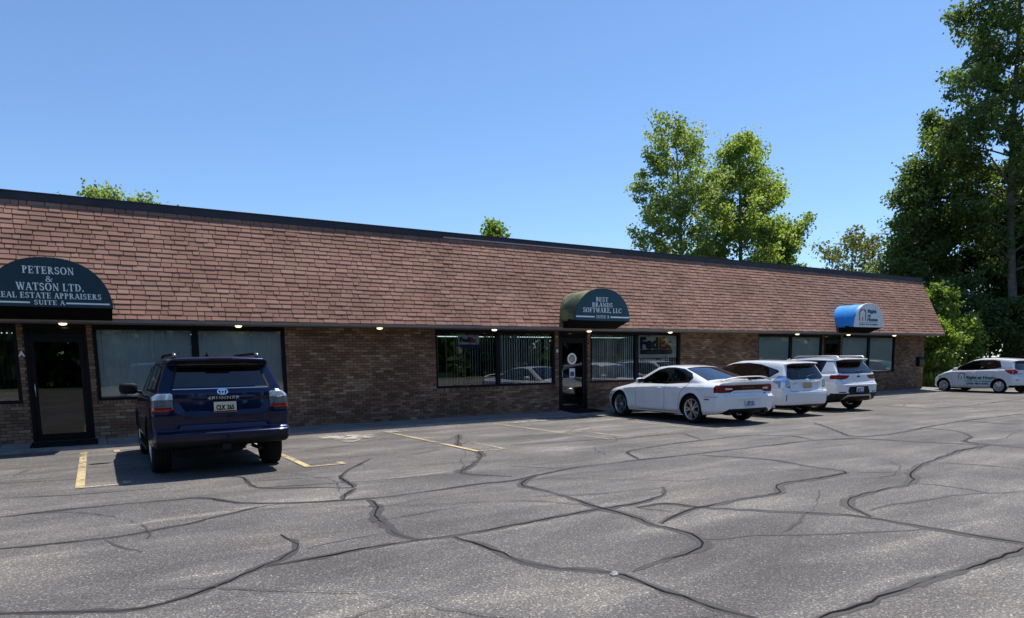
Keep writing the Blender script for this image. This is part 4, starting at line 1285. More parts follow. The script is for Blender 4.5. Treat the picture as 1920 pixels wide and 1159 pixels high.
def finish(sh, car, mats, doors=(), mirrored=('side_window', 'quarter_window', 'window_trim', 'taillight', 'taillight_clear', 'taillight_grid', 'headlight', 'front_door', 'rear_door', 'reflector')):
    """link the classes of a shell as parts"""
    out = {}
    for nm in sh.names:
        mat = mats.get(nm, M['black_plastic'] if nm.startswith('arch_liner') else mats['body'])
        off = -0.004 if 'window' in nm and 'trim' not in nm or nm == 'windshield' else 0.0
        base = nm
        on = {'front_door': 'door', 'rear_door': 'door', 'front_window': 'side_window', 'rear_side_window': 'side_window', 'taillight_clear': 'taillight_lens', 'taillight_grid': 'taillight_lens', 'arch_liner_0': 'wheel_arch', 'arch_liner_1': 'wheel_arch'}.get(nm, nm)
        sides = (1, -1) if nm in mirrored or nm.startswith('arch_liner') or nm in ('lamp_field_', 'reverse_lamp', 'lamp_end', 'front_window', 'rear_side_window') else (0,)
        for sg in sides:
            o = sh.part(nm, on, mat, car, off, sg)
            out[(nm, sg)] = o
    for k, p in (('front_window', 'front_door'), ('rear_side_window', 'rear_door'), ('taillight_clear', 'taillight'), ('taillight_grid', 'taillight')):
        for sg in (1, -1):
            if out.get((k, sg)) and out.get((p, sg)): out[(k, sg)].parent = out[(p, sg)]
    return out

def arch_cut(sh, sp):
    """everything inside the wheel openings is black liner"""
    for i, (xw, zw, ra) in enumerate(sp['wheels']):
        sh.region('arch_liner_%d' % i, lambda V: np.hypot(V[:, 0] - xw, V[:, 2] - zw) - (ra + .010), lambda C, Nc: (np.hypot(C[:, 0] - xw, C[:, 2] - zw) < ra + .06) & (C[:, 2] < zw + ra + .05))

def ovals(parts, n=28, w_=.013):
    """an emblem of thin oval rings"""
    e = MB()
    for a, b, cx, cz in parts:
        v = []
        for k in range(n):
            t = 2 * PI * k / n
            for rr in (1, 1 - w_ / min(a, b)): v.append((cx + a * rr * math.cos(t), 0, cz + b * rr * math.sin(t)))
        e.add(v, [(2 * k, (2 * k + 2) % (2 * n), (2 * k + 3) % (2 * n), 2 * k + 1) for k in range(n)])
    return e.mesh('emblem', M['chrome'])
def grow(poly, d):
    """outset of a polygon about its edges"""
    p = np.array(poly, float); n = len(p)
    ar = sum(p[i][0] * p[(i + 1) % n][1] - p[(i + 1) % n][0] * p[i][1] for i in range(n))
    sgn = 1 if ar > 0 else -1
    out = []
    for i in range(n):
        a, b, c = p[i - 1], p[i], p[(i + 1) % n]
        e1, e2 = (b - a) / max(np.linalg.norm(b - a), 1e-9), (c - b) / max(np.linalg.norm(c - b), 1e-9)
        n1, n2 = sgn * np.array([e1[1], -e1[0]]), sgn * np.array([e2[1], -e2[0]])
        m_ = n1 + n2; m_ /= max(np.linalg.norm(m_), 1e-6)
        out.append(tuple(b + m_ * d / max(m_ @ n1, .45)))
    return out

# ---- dark blue body on frame SUV ------------------------------------------------
def build_suv(x, y, rz):
    car = empty('parked_suv', (x, y, 0), rz)
    tag(car, 'dark blue SUV parked nose in before the Suite A window', 'car', 'cars parked along the front of the building')
    sp = dict(
        top=[(-1.3, 1.725), (-.85, 1.745), (-.4, 1.765), (.3, 1.775), (1.1, 1.765), (1.62, 1.715), (2.33, 1.20), (2.45, 1.165), (3.3, 1.09), (3.62, 1.00), (3.9, .80)],
        crown=[(-1.2, .035), (1.5, .035), (2.3, .05), (3.8, .06)],
        bot=[(-1.2, .48), (-.6, .42), (0, .34), (2.8, .34), (3.3, .33), (3.9, .40)],
        tail=[(.2, -.86), (.40, -.95), (.50, -1.01), (.60, -1.065), (.655, -1.085), (.675, -1.02), (.70, -.985), (.92, -.985), (1.05, -.975), (1.24, -.955), (1.30, -.925), (1.655, -.725), (1.672, -.86), (1.70, -.905), (1.74, -.90), (1.8, -.86)],
        tail_r=.012,
        nose=[(.2, 3.60), (.4, 3.72), (.8, 3.76), (1.0, 3.72), (1.3, 3.6)],
        sec=[([(-1, .34), (4, .34)], [(-1, .86), (4, .86)]), ([(-1, .52), (4, .52)], [(-1.1, .92), (-.5, .955), (2.8, .955), (3.7, .93)]), ([(-1, .92), (4, .92)], [(-1.1, .945), (-.5, .962), (2.8, .962), (3.7, .94)]),
             ([(-1, 1.17), (4, 1.12)], [(-1.1, .925), (-.5, .945), (2.6, .94), (3.7, .90)]), ([(-1, 1.24), (4, 1.19)], [(-1.1, .855), (-.5, .885), (2.4, .875), (3.7, .86)]), ([(-1, 1.70), (4, 1.70)], [(-1.1, .665), (-.5, .715), (1.6, .70), (2.5, .68)])],
        bow_t=.10, bow_n=.28, wheels=[(0, .385, .445), (2.79, .385, .445)], flare=.022, yin=.62, k_roof=.10, k_tail=.05, k_nose=.2,
        rear=lambda ay, z: (.030 * bump(z, .93, 1.135, .05) * bump(.60 - ay + (z - 1.0) * .6, .0, 9, .12) - .012 * bump(z, 1.135, 1.165, .02) * bump(ay, -1, .42, .06) + .022 * bump(z, .72, .90, .10) * bump(ay, -1, .60, .1)
                            - .030 * bump(ay, .74, 2, .05) * bump(z, .97, 1.24, .04)))
    f = car_field(sp)
    sh = Shell(f, (-1.2, -1.04, .25), (3.86, 1.04, 1.86), .0165)
    arch_cut(sh, sp)
    gl = [(.545, 1.665), (.645, 1.315), (-.645, 1.315), (-.545, 1.665)]
    sh.rear('window_trim', grow(gl, .028), -.55, half=False, only=['body'])
    sh.rear('rear_window', gl, -.55, half=False, only=['window_trim'])
    for nm, pl in (('quarter_window', [(-.66, 1.29), (-.60, 1.58), (.02, 1.63), (.08, 1.29)]), ('rear_side_window', [(.20, 1.27), (.14, 1.635), (.92, 1.635), (.98, 1.26)]), ('front_window', [(1.08, 1.26), (1.02, 1.635), (1.40, 1.60), (1.95, 1.25)])):
        sh.side('window_trim', grow(pl, .03), only=['body']); sh.side(nm, pl, only=['window_trim'])
    sh.front('windshield', [(.62, 1.66), (.78, 1.24), (-.1, 1.24), (-.1, 1.66)], 1.6, only=['body'])
    lp = [(.69, 1.235), (.655, 1.21), (.665, 1.0), (.69, .985), (1.1, .985), (1.1, 1.235)]
    cnd = dict(xmax=-.70, nx=1, only=['body'])
    sh.rear('taillight', lp, **cnd)
    sh.rear('taillight_clear', [(.5, 1.145), (.5, 1.3), (1.2, 1.3), (1.2, 1.145)], -.70, nx=1, only=['taillight'])
    sh.rear('taillight_grid', [(.5, 1.035), (.5, 1.145), (1.2, 1.145), (1.2, 1.035)], -.70, nx=1, only=['taillight'])
    sh.below('lower_trim', lambda x: np.where(x < -.6, .545, .44), only=['body'])
    sh.region('bumper', lambda V: V[:, 2] - .69, lambda C, Nc: C[:, 0] < -.62, ['body'])
    sh.rear('tailgate', [(0, .69), (.655, .69), (.655, 1.26), (.66, 1.30), (.52, 1.69), (0, 1.69)], -.66, nx=-.05, only=['body'])
    fd = [(1.03, .48), (1.03, 1.68), (1.5, 1.66), (2.05, 1.22), (2.16, .9), (2.1, .5)]; rd = [(.14, .98), (.10, 1.68), (1.03, 1.68), (1.03, .48), (.52, .48), (.50, .72)]
    sh.side('front_door', fd, only=['body', 'window_trim']); sh.side('rear_door', rd, only=['body'])
    sh.front('headlight', [(.52, .98), (.56, .82), (1, .86), (1, 1.04)], 3.2, only=['body'])
    sh.front('grille', [(.0, 1.0), (.48, .96), (.46, .55), (0, .52)], 3.3, only=['body'])
    o = finish(sh, car, dict(body=M['navy_paint'], window_trim=M['black_plastic'], rear_window=M['privacy'], quarter_window=M['privacy'], rear_side_window=M['privacy'], front_window=M['car_glass'], windshield=M['car_glass'],
                             taillight=M['lamp_red'], taillight_clear=M['lamp_clear'], taillight_grid=M['lamp_grey'], lower_trim=M['black_plastic'], arch_liner=M['black_plastic'], headlight=M['lamp_clear'], grille=M['gloss_black']))
    G = M['gap']
    for s in (1, -1):
        sh.seam('tailgate_gap', 'rear', [(s * .66, .70), (s * .66, 1.255), (s * .675, 1.30)], G, o[('tailgate', 0)], .010)
        sh.seam('door_gap', 'side', fd, G, o[('front_door', s)], .008, s, closed=True); sh.seam('door_gap', 'side', rd, G, o[('rear_door', s)], .008, s, closed=True)
        sh.seam('lamp_edge', 'rear', [(s * .665, 1.03), (s * .90, 1.03)], G, o[('taillight', s)], .006, off=.003)
    sh.seam('chrome_strip', 'rear', [(-.655, 1.288), (.655, 1.288)], M['chrome'], o[('tailgate', 0)], .011, off=.004)
    sh.seam('bumper_gap', 'rear', [(-.655, .693), (.655, .693)], G, o[('bumper', 0)], .010, off=.004)
    T_OVAL = ((.075, .050, 0, 0), (.028, .046, 0, 0), (.052, .020, 0, .026))
    sh.decal(ovals(T_OVAL), 'rear', 0.0, 1.240, 1, o[('tailgate', 0)], 'emblem', .008, flip=-1)
    sh.decal(text_mesh('4RUNNER', .048, M['alloy'], .001, 0, .44, 1.15), 'rear', -.01, 1.134, 1, o[('tailgate', 0)], 'lettering', .008, flip=-1)
    plate(car, (-.985, -.02, 1.015), 'CLK 265', M['plate_cream'], M['gap'], M['dark_red'], .31, .155)
    # spoiler lamp, wiper, fin, rails, mirrors, steps, hitch, exhaust, spare wheel
    MB().box(-.93, -.912, -.17, .17, 1.712, 1.728).build('brake_lamp', M['lamp_dark'], car)
    MB().tube([(.55, 0, 1.77), (.42, 0, 1.79), (.36, 0, 1.835)], [.03, .022, .006], 6).build('antenna_fin', M['gloss_black'], car)
    for s in (1, -1):
        r = MB().tube([(-.62, s * .575, 1.735), (-.56, s * .575, 1.785), (-.40, s * .575, 1.80), (1.15, s * .575, 1.80), (1.32, s * .575, 1.785), (1.42, s * .575, 1.735)], [.022, .026, .022, .022, .024, .018], 8).build('roof_rail', M['black_plastic'], car)
        superell('rail_foot', M['steel'], r, (-.60, s * .575, 1.775), (.085, .026, .034), 2.5)
        mi = superell('wing_mirror', M['gloss_black'] if s < 0 else M['black_plastic'], car, (1.88, s * 1.10, 1.255), (.085, .142, .098), 3.6)
        MB().tube([(1.90, s * .90, 1.19), (1.88, s * 1.02, 1.21)], .03, 6).build('mirror_arm', M['black_plastic'], mi)
        MB().box(.55, 2.25, s * .90 - .07, s * .90 + .07, .30, .35).build('side_step', M['black_plastic'], car)
        for (xw, nm) in ((0, 'r'), (2.79, 'f')):
            make_wheel(car, .385, .265, .225, (xw, s * .815, .385), s > 0, 6, False)
    b = MB().box(-.98, -.72, -.05, .05, .405, .47)
    b.box(-1.03, -.98, -.06, .06, .395, .48)
    b.build('hitch_receiver', M['black_plastic'], car)
    MB().tube([(-.90, -.50, .36), (-.4, -.48, .36)], .03, 8).build('exhaust', M['black_plastic'], car)
    MB().lathe([(0, -.1), (.3, -.1), (.36, 0), (.3, .1), (0, .1)], 24, 'z').build('spare_wheel', M['rubber'], car, (-.52, 0, .42))
    MB().tube([(0, -.70, .385), (0, .70, .385)], .045, 8).lathe([(0, -.14), (.12, -.08), (.14, 0), (.12, .08), (0, .14)], 14, 'y', True, (0, .05, .385)).build('axle', M['black_plastic'], car)
    cabin(car, [(1.45, .40, 1), (1.45, -.40, 1), (.55, .42, 1), (.55, -.42, 1)], 2.25, .45, .72)
    return car

# ---- white sedan with the full width tail lamp -----------------------------------
def build_sedan(x, y, rz):
    car = empty('parked_sedan', (x, y, 0), rz)
    tag(car, 'white four door sedan with a rear wing and full width red tail lamp', 'car', 'cars parked along the front of the building')
    sp = dict(
        top=[(-1.3, 1.04), (-1.08, 1.055), (-.6, 1.075), (-.38, 1.095), (.62, 1.425), (1.0, 1.468), (1.35, 1.475), (1.75, 1.445), (2.65, 1.035), (2.75, 1.015), (3.5, .90), (3.85, .80), (4.1, .62)], top_r=.07,
        crown=[(-1.2, .05), (-.4, .05), (.6, .06), (1.7, .06), (2.6, .07), (4, .10)],
        bot=[(-1.2, .36), (-.8, .27), (-.3, .22), (0, .20), (3, .19), (3.5, .20), (4.1, .25)],
        tail=[(.1, -.80), (.28, -.97), (.36, -1.03), (.50, -1.05), (.685, -1.085), (.70, -1.06), (.74, -1.02), (.80, -1.015), (1.0, -1.035), (1.05, -1.05), (1.08, -1.03)], tail_r=.012,
        nose=[(.1, 3.75), (.3, 3.92), (.55, 3.97), (.75, 3.93), (.9, 3.8)],
        sec=[([(-1, .20), (4, .20)], [(-1, .86), (4, .86)]), ([(-1, .36), (4, .36)], [(-1.1, .92), (-.4, .945), (3, .945), (3.9, .92)]), ([(-1, .66), (4, .62)], [(-1.1, .925), (-.4, .952), (1.5, .940), (3, .952), (3.9, .92)]),
             ([(-1, .93), (1.5, .90), (4, .80)], [(-1.1, .90), (-.4, .935), (1.5, .915), (3, .915), (3.9, .87)]), ([(-1, 1.03), (1.5, .99), (4, .90)], [(-1.1, .83), (-.4, .855), (1.5, .84), (3, .80), (3.9, .74)]), ([(-1, 1.42), (4, 1.42)], [(-1.1, .50), (0, .58), (1.3, .60), (2, .57), (3.9, .5)])],
        bow_t=.16, bow_n=.34, wheels=[(0, .362, .405), (3.05, .362, .405)], flare=.022, yin=.60, k_roof=.10, k_tail=.07, k_nose=.22,
        side=lambda x, z: -.016 * bump(z, .40, .72, .16) * bump(x, .55, 2.45, .25) + .010 * bump(z, .74, .80, .08) * bump(x, .3, 2.9, .5),
        rear=lambda ay, z: .026 * bump(z, .79, .985, .022) * bump(ay, -1, .80, .08) + .018 * bump(z, .42, .62, .06) * bump(ay, -1, .34, .05))
    f = car_field(sp)
    sh = Shell(f, (-1.2, -1.03, .12), (4.05, 1.03, 1.56), .0165)
    arch_cut(sh, sp)
    fw = [(1.12, 1.005), (1.08, 1.385), (1.30, 1.385), (1.62, 1.335), (2.15, 1.075), (2.22, 1.005)]
    rw = [(1.02, 1.01), (.98, 1.385), (.62, 1.345), (.28, 1.235), (.14, 1.14), (.22, 1.05)]
    hull = [(2.22, 1.0), (2.15, 1.075), (1.62, 1.335), (1.30, 1.39), (1.0, 1.392), (.62, 1.35), (.28, 1.24), (.14, 1.14), (.22, 1.045), (1.0, 1.0)]
    sh.side('window_trim', grow(hull, .022), only=['body'])
    sh.side('front_window', fw, only=['window_trim']); sh.side('rear_side_window', rw, only=['window_trim'])
    bl = [(.50, 1.385), (.635, 1.13), (-.635, 1.13), (-.50, 1.385)]
    def topview(name, poly, lo, hi, only):
        sh.region(name, lambda V: poly_sd(np.abs(V[:, 1]), V[:, 0], poly), lambda C, Nc: (Nc[:, 2] > .3) & (C[:, 0] > lo) & (C[:, 0] < hi), only)
    bl = [(-.1, -.30), (.66, -.30), (.60, .10), (.545, .56), (-.1, .60)]
    topview('window_trim', grow(bl, .03), -.6, .9, ['body']); topview('rear_window', bl, -.6, .9, ['window_trim'])
    ws = [(-.1, 1.80), (.54, 1.78), (.70, 2.56), (-.1, 2.64)]
    topview('window_trim', grow(ws, .03), 1.5, 2.9, ['body']); topview('windshield', ws, 1.5, 2.9, ['window_trim'])
    bar = [(0, .975), (.60, .975), (.80, .982), (.985, .970), (.985, .80), (.80, .792), (.56, .800), (.44, .845), (0, .850)]
    sh.rear('taillight', bar, -.78, nx=1, only=['body'])
    sh.rear('lamp_field', grow(bar, -.022), -.80, nx=1, only=['taillight'])
    sh.rear('lamp_end', [(.60, .80), (.60, .97), (.97, .97), (.97, .80)], -.82, nx=1, only=['lamp_field'])
    for nm, pl in (('reverse_lamp', [(.50, .865), (.70, .865), (.70, .905), (.50, .905)]),):
        sh.rear(nm, pl, -.8, nx=1, only=['lamp_field', 'lamp_end'])
    sh.region('lower_trim', lambda V: V[:, 2] - np.where(V[:, 0] < -.5, np.where(np.abs(V[:, 1]) < .62, .40, .40 - (np.abs(V[:, 1]) - .62) * .55), .22), None, ['body'])
    sh.side('reflector', [(-.66, .615), (-.66, .645), (-.48, .645), (-.48, .615)], only=['body'])
    sh.side('reflector', [(3.42, .60), (3.42, .63), (3.56, .63), (3.56, .60)], only=['body'])
    fd = [(1.06, .28), (1.06, 1.40), (1.4, 1.39), (1.75, 1.29), (2.25, 1.0), (2.32, .85), (2.30, .40), (2.2, .28)]
    rd = [(1.06, .28), (1.06, 1.40), (.62, 1.37), (.25, 1.25), (.10, 1.12), (.22, .95), (.40, .80), (.47, .6), (.50, .28)]
    sh.side('front_door', fd, only=['body']); sh.side('rear_door', rd, only=['body'])
    sh.region('trunk_lid', lambda V: np.maximum(np.abs(V[:, 1]) - .72, .69 - V[:, 2]), lambda C, Nc: (C[:, 0] < -.34), ['body'])
    sh.region('bumper', lambda V: V[:, 2] - .69, lambda C, Nc: C[:, 0] < -.44, ['body'])
    sh.front('headlight', [(.48, .80), (.50, .68), (1, .70), (1, .84)], 3.3, only=['body'])
    sh.front('grille', [(0, .78), (.46, .76), (.46, .45), (0, .42)], 3.4, only=['body'])
    P_ = M['white_paint']
    o = finish(sh, car, dict(body=P_, window_trim=M['gloss_black'], front_window=M['car_glass_clear'], rear_side_window=M['car_glass'], rear_window=M['car_glass_back'], windshield=M['car_glass_back'], taillight=M['lamp_dark'], lamp_field=M['lamp_dark'], lamp_end=M['lamp_mid'],
                             reverse_lamp=M['lamp_clear'], lower_trim=M['black_plastic'], arch_liner=M['black_plastic'], reflector=M['dark_red'], headlight=M['lamp_clear'], grille=M['gloss_black']))
    G = M['gap']
    for s in (1, -1):
        sh.seam('door_gap', 'side', fd[:1] + fd[1:2], G, o[('front_door', s)], .011, s)
        sh.seam('door_gap', 'side', fd[4:] + fd[:1], G, o[('front_door', s)], .011, s)
        sh.seam('door_gap', 'side', rd[4:] + rd[:1], G, o[('rear_door', s)], .011, s)
        sh.seam('bumper_gap', 'side', [(-.47, .69), (-.95, .70)], G, o[('bumper', 0)], .010, s)
        for (hx, hz, p) in ((1.28, .865, 'front_door'), (.42, .885, 'rear_door')):
            Pt, _ = sh.hit('side', [(hx, hz)], s)
            superell('handle', P_, o[(p, s)], (hx, Pt[0][1] + s * .012, hz), (.10, .018, .018), 3)
        mi = superell('wing_mirror', P_, car, (2.02, s * .995, 1.06), (.085, .115, .075), 2.6)
        superell('mirror_glass', M['gloss_black'], mi, (1.985, s * .998, 1.058), (.06, .103, .064), 2.8)
        MB().tube([(2.06, s * .86, 1.0), (2.03, s * .96, 1.03)], .022, 6).build('mirror_arm', M['black_plastic'], mi)
        for xw in (0, 3.05):
            make_wheel(car, .362, .245, .262, (xw, s * .805, .362), s > 0, 5, True)
        MB().tube([(-.99, s * .58, .29), (-.8, s * .58, .29)], [.045, .045], 12).build('exhaust', M['black_plastic'], car)
        sh.seam('trunk_gap', 'rear', [(s * .71, .69), (s * .71, .79)], G, o[('trunk_lid', 0)], .006)
        sh.seam('fuel_door', 'side', [(-.42, .84), (-.22, .84), (-.22, .96), (-.42, .96)], M['lamp_grey'], car, .003, s, closed=True) if s > 0 else None
    # wing on the deck, on two feet
    V, Fc = [], []
    n = 26
    for k in range(n + 1):
        u = -1 + 2 * k / n
        yy = u * .80; lift = .085 * (1 - abs(u) ** 3.5); xx = -1.07 + .14 * u * u
        z = 1.085 + lift - .015 * u * u
        for (dx, dz) in ((-.075, .0), (-.02, .022), (.06, .016), (.10, .004), (.06, -.004), (-.02, -.006)):
            sc = 1.0 if abs(u) < .93 else .6
            V.append((xx + dx * sc, yy, z + dz * sc))
    Fc = [(k * 6 + j, k * 6 + (j + 1) % 6, (k + 1) * 6 + (j + 1) % 6, (k + 1) * 6 + j) for k in range(n) for j in range(6)]
    wg = obj('rear_wing', mesh_np('rear_wing', V, Fc, P_, True), o[('trunk_lid', 0)])
    MB().box(-1.155, -1.10, -.13, .13, 1.098, 1.116).build('brake_lamp', M['lamp_dark'], car)
    me = text_mesh('DODGE', .05, M['lamp_grey'], .002, 0, .40, 1.4)
    sh.decal(me, 'rear', 0, .895, 1, o[('lamp_field', 0)] or car, 'lettering', .004, flip=-1)
    sh.decal(text_mesh('CHARGER', .03, M['chrome'], .002, 0, .24), 'rear', .48, .745, 1, o[('trunk_lid', 0)], 'badge', .004, flip=-1)
    sh.decal(text_mesh('R/T', .04, M['maroon'], .003, 0, .09), 'rear', -.55, .745, 1, o[('trunk_lid', 0)], 'badge', .004, flip=-1)
    plate(car, (-1.072, 0, .545), 'CEF 421', M['plate_white'], M['navy_print'], M['plate_blue'])
    cabin(car, [(1.45, .38, 1), (1.45, -.38, 1), (.45, .38, 1), (.45, -.38, 1)], 2.30, .26, .70)
    return car

# ---- white hybrid wagon ----------------------------------------------------------
def build_wagon(x, y, rz):
    car = empty('parked_wagon', (x, y, 0), rz)
    tag(car, 'white rounded hatchback wagon with clear tail lamps and tan plate, between two white cars', 'car', 'cars parked along the front of the building')
    sp = dict(
        top=[(-1.1, 1.475), (-.72, 1.50), (-.2, 1.545), (.6, 1.575), (1.1, 1.57), (1.55, 1.50), (2.75, .98), (2.9, .93), (3.35, .80), (3.7, .62)], top_r=.09,
        crown=[(-1, .05), (1.2, .06), (2.6, .08), (3.7, .12)],
        bot=[(-1, .36), (-.6, .25), (0, .19), (2.8, .17), (3.7, .24)],
        tail=[(.1, -.62), (.27, -.82), (.42, -.895), (.60, -.915), (.695, -.90), (.725, -.865), (.80, -.845), (1.02, -.815), (1.09, -.785), (1.425, -.60), (1.44, -.72), (1.47, -.775), (1.52, -.76)], tail_r=.014,
        nose=[(.1, 3.5), (.35, 3.66), (.6, 3.66), (.8, 3.5), (1, 3.2)],
        sec=[([(-1, .18), (4, .18)], [(-1, .80), (4, .80)]), ([(-1, .34), (4, .34)], [(-.9, .845), (-.2, .878), (2.8, .878), (3.6, .84)]), ([(-1, .72), (4, .66)], [(-.9, .865), (-.2, .888), (2.8, .885), (3.6, .83)]),
             ([(-1, 1.00), (2, .93), (4, .80)], [(-.9, .825), (-.2, .865), (2.6, .85), (3.6, .76)]), ([(-1, 1.08), (2, 1.01), (4, .88)], [(-.9, .775), (-.2, .82), (2.6, .78), (3.6, .68)]), ([(-1, 1.50), (4, 1.50)], [(-.9, .555), (-.2, .60), (1.2, .61), (2.8, .56)])],
        bow_t=.17, bow_n=.42, wheels=[(0, .322, .365), (2.78, .322, .365)], flare=.018, yin=.58, k_roof=.13, k_tail=.075, k_nose=.24,
        rear=lambda ay, z: .018 * bump(z, .80, .93, .05) * bump(ay, -1, .40, .14) - .012 * bump(z, .945, .965, .02) * bump(ay, -1, .5, .1))
    f = car_field(sp)
    sh = Shell(f, (-1.02, -.96, .1), (3.78, .96, 1.66), .018)
    arch_cut(sh, sp)
    dlo = [(2.5, .995), (2.28, 1.13), (1.75, 1.355), (1.35, 1.455), (.75, 1.475), (.25, 1.43), (-.42, 1.27), (-.46, 1.235), (-.18, 1.085), (-.05, 1.06), (1.2, 1.02)]
    sh.side('window_trim', grow(dlo, .022), only=['body'])
    sh.side('front_window', [(1.08, 1.03), (1.08, 1.46), (1.35, 1.445), (1.75, 1.345), (2.12, 1.18), (2.2, 1.01)], only=['window_trim'])
    sh.side('rear_side_window', [(1.02, 1.035), (1.02, 1.465), (.75, 1.465), (.18, 1.41), (.12, 1.06)], only=['window_trim'])
    sh.side('quarter_window', [(.06, 1.07), (.10, 1.39), (-.42, 1.262), (-.18, 1.09)], only=['window_trim'])
    gl = [(.505, 1.415), (.655, 1.10), (.58, 1.055), (-.58, 1.055), (-.655, 1.10), (-.505, 1.415)]
    sh.rear('window_trim', grow(gl, .035), -.45, half=False, only=['body']); sh.rear('rear_window', gl, -.45, half=False, only=['window_trim'])
    sh.front('windshield', [(.56, 1.44), (.72, 1.02), (-.1, .98), (-.1, 1.47)], 1.5, only=['body'])
    sh.rear('taillight', [(.70, 1.13), (.655, .98), (.62, .80), (.70, .785), (1, .785), (1, 1.15)], -.44, nx=1, only=['body'], flank=[(-.36, .985), (-.52, 1.14), (-1, 1.14), (-1, .77), (-.62, .80), (-.58, .90)])
    sh.rear('taillight_clear', [(.5, .95), (.5, 1.2), (1.1, 1.2), (1.1, .95)], -.44, nx=1, only=['taillight'])
    sh.rear('taillight_grid', [(.60, .775), (.62, .84), (.70, .84), (.70, .775)], -.44, nx=1, only=['taillight'])
    sh.rear('reflector', [(.765, .44), (.765, .62), (.79, .62), (.79, .44)], -.5, nx=1, only=['body'])
    sh.below('lower_trim', lambda x: np.where(x < -.5, .335, .20), only=['body'])
    sh.region('bumper', lambda V: V[:, 2] - .705, lambda C, Nc: C[:, 0] < -.36, ['body'])
    sh.rear('tailgate', [(0, .70), (.61, .70), (.64, .98), (.69, 1.10), (.52, 1.45), (0, 1.45)], -.42, nx=-.05, only=['body'])
    fd = [(1.05, .26), (1.05, 1.48), (1.4, 1.46), (1.8, 1.35), (2.3, 1.12), (2.34, .8), (2.2, .26)]; rd = [(1.05, .26), (1.05, 1.48), (.7, 1.49), (.15, 1.43), (.08, 1.02), (.36, .7), (.42, .26)]
    sh.side('front_door', fd, only=['body']); sh.side('rear_door', rd, only=['body'])
    sh.front('headlight', [(.50, .80), (.52, .62), (1, .70), (1, .90)], 2.8, only=['body'])
    sh.front('grille', [(0, .42), (.5, .40), (.5, .24), (0, .24)], 3.0, only=['body'])
    P_ = M['white_pearl']
    o = finish(sh, car, dict(body=P_, window_trim=M['gloss_black'], front_window=M['car_glass'], rear_side_window=M['car_glass'], quarter_window=M['privacy'], rear_window=M['car_glass'], windshield=M['car_glass'], taillight=M['lamp_clear'],
                             taillight_clear=M['lamp_sky_sheen'], taillight_grid=M['lamp_red'], reflector=M['gap'], lower_trim=M['black_plastic'], arch_liner=M['black_plastic'], headlight=M['lamp_clear'], grille=M['gloss_black']))
    G = M['gap']
    for s in (1, -1):
        sh.seam('tailgate_gap', 'rear', [(s * .615, .71), (s * .645, .98), (s * .69, 1.09)], G, o[('tailgate', 0)], .008)
        sh.seam('door_gap', 'side', fd, G, o[('front_door', s)], .006, s, closed=True); sh.seam('door_gap', 'side', rd, G, o[('rear_door', s)], .006, s, closed=True)
        for (hx, hz, p) in ((1.22, .89, 'front_door'), (.30, .92, 'rear_door')):
            Pt, _ = sh.hit('side', [(hx, hz)], s); superell('handle', P_, o[(p, s)], (hx, Pt[0][1] + s * .012, hz), (.095, .016, .016), 3)
        mi = superell('wing_mirror', P_, car, (2.08, s * .955, 1.06), (.08, .11, .072), 2.6)
        MB().tube([(2.14, s * .83, 1.0), (2.1, s * .92, 1.03)], .02, 6).build('mirror_arm', M['black_plastic'], mi)
        for xw in (0, 2.78): make_wheel(car, .322, .215, .225, (xw, s * .755, .322), s > 0, 5, True)
    sh.seam('bumper_gap', 'rear', [(-.61, .707), (.61, .707)], G, o[('bumper', 0)], .008, off=.003)
    sh.seam('garnish', 'rear', [(-.44, .955), (.44, .955)], M['chrome'], o[('tailgate', 0)], .012, off=.003)
    sh.decal(ovals(((.072, .050, 0, 0), (.027, .046, 0, 0), (.05, .020, 0, .026)), 28, .015), 'rear', 0, .995, 1, o[('tailgate', 0)], 'emblem', .006, flip=-1)
    sh.decal(text_mesh('PRIUS', .035, M['chrome'], .002, 0, .16), 'rear', .45, .90, 1, o[('tailgate', 0)], 'badge', .004, flip=-1)
    sh.decal(text_mesh('V', .05, M['chrome'], .002, 0, .05), 'rear', -.47, .93, 1, o[('tailgate', 0)], 'badge', .004, flip=-1)
    plate(car, (-.855, 0, .855), '', M['plate_tan'], G)
    MB().tube([(-.80, .02, 1.10), (-.775, -.18, 1.135), (-.76, -.36, 1.145)], [.012, .009, .006], 6).build('wiper', M['steel'], car)
    MB().tube([(-.10, 0, 1.54), (-.22, 0, 1.60)], [.02, .005], 6).build('antenna_fin', P_, car)
    MB().box(-.785, -.77, -.14, .14, 1.462, 1.475).build('brake_lamp', M['lamp_dark'], car)
    cabin(car, [(1.4, .36, 1), (1.4, -.36, 1), (.45, .36, 1), (.45, -.36, 1)], 2.25, .30, .66)
    return car

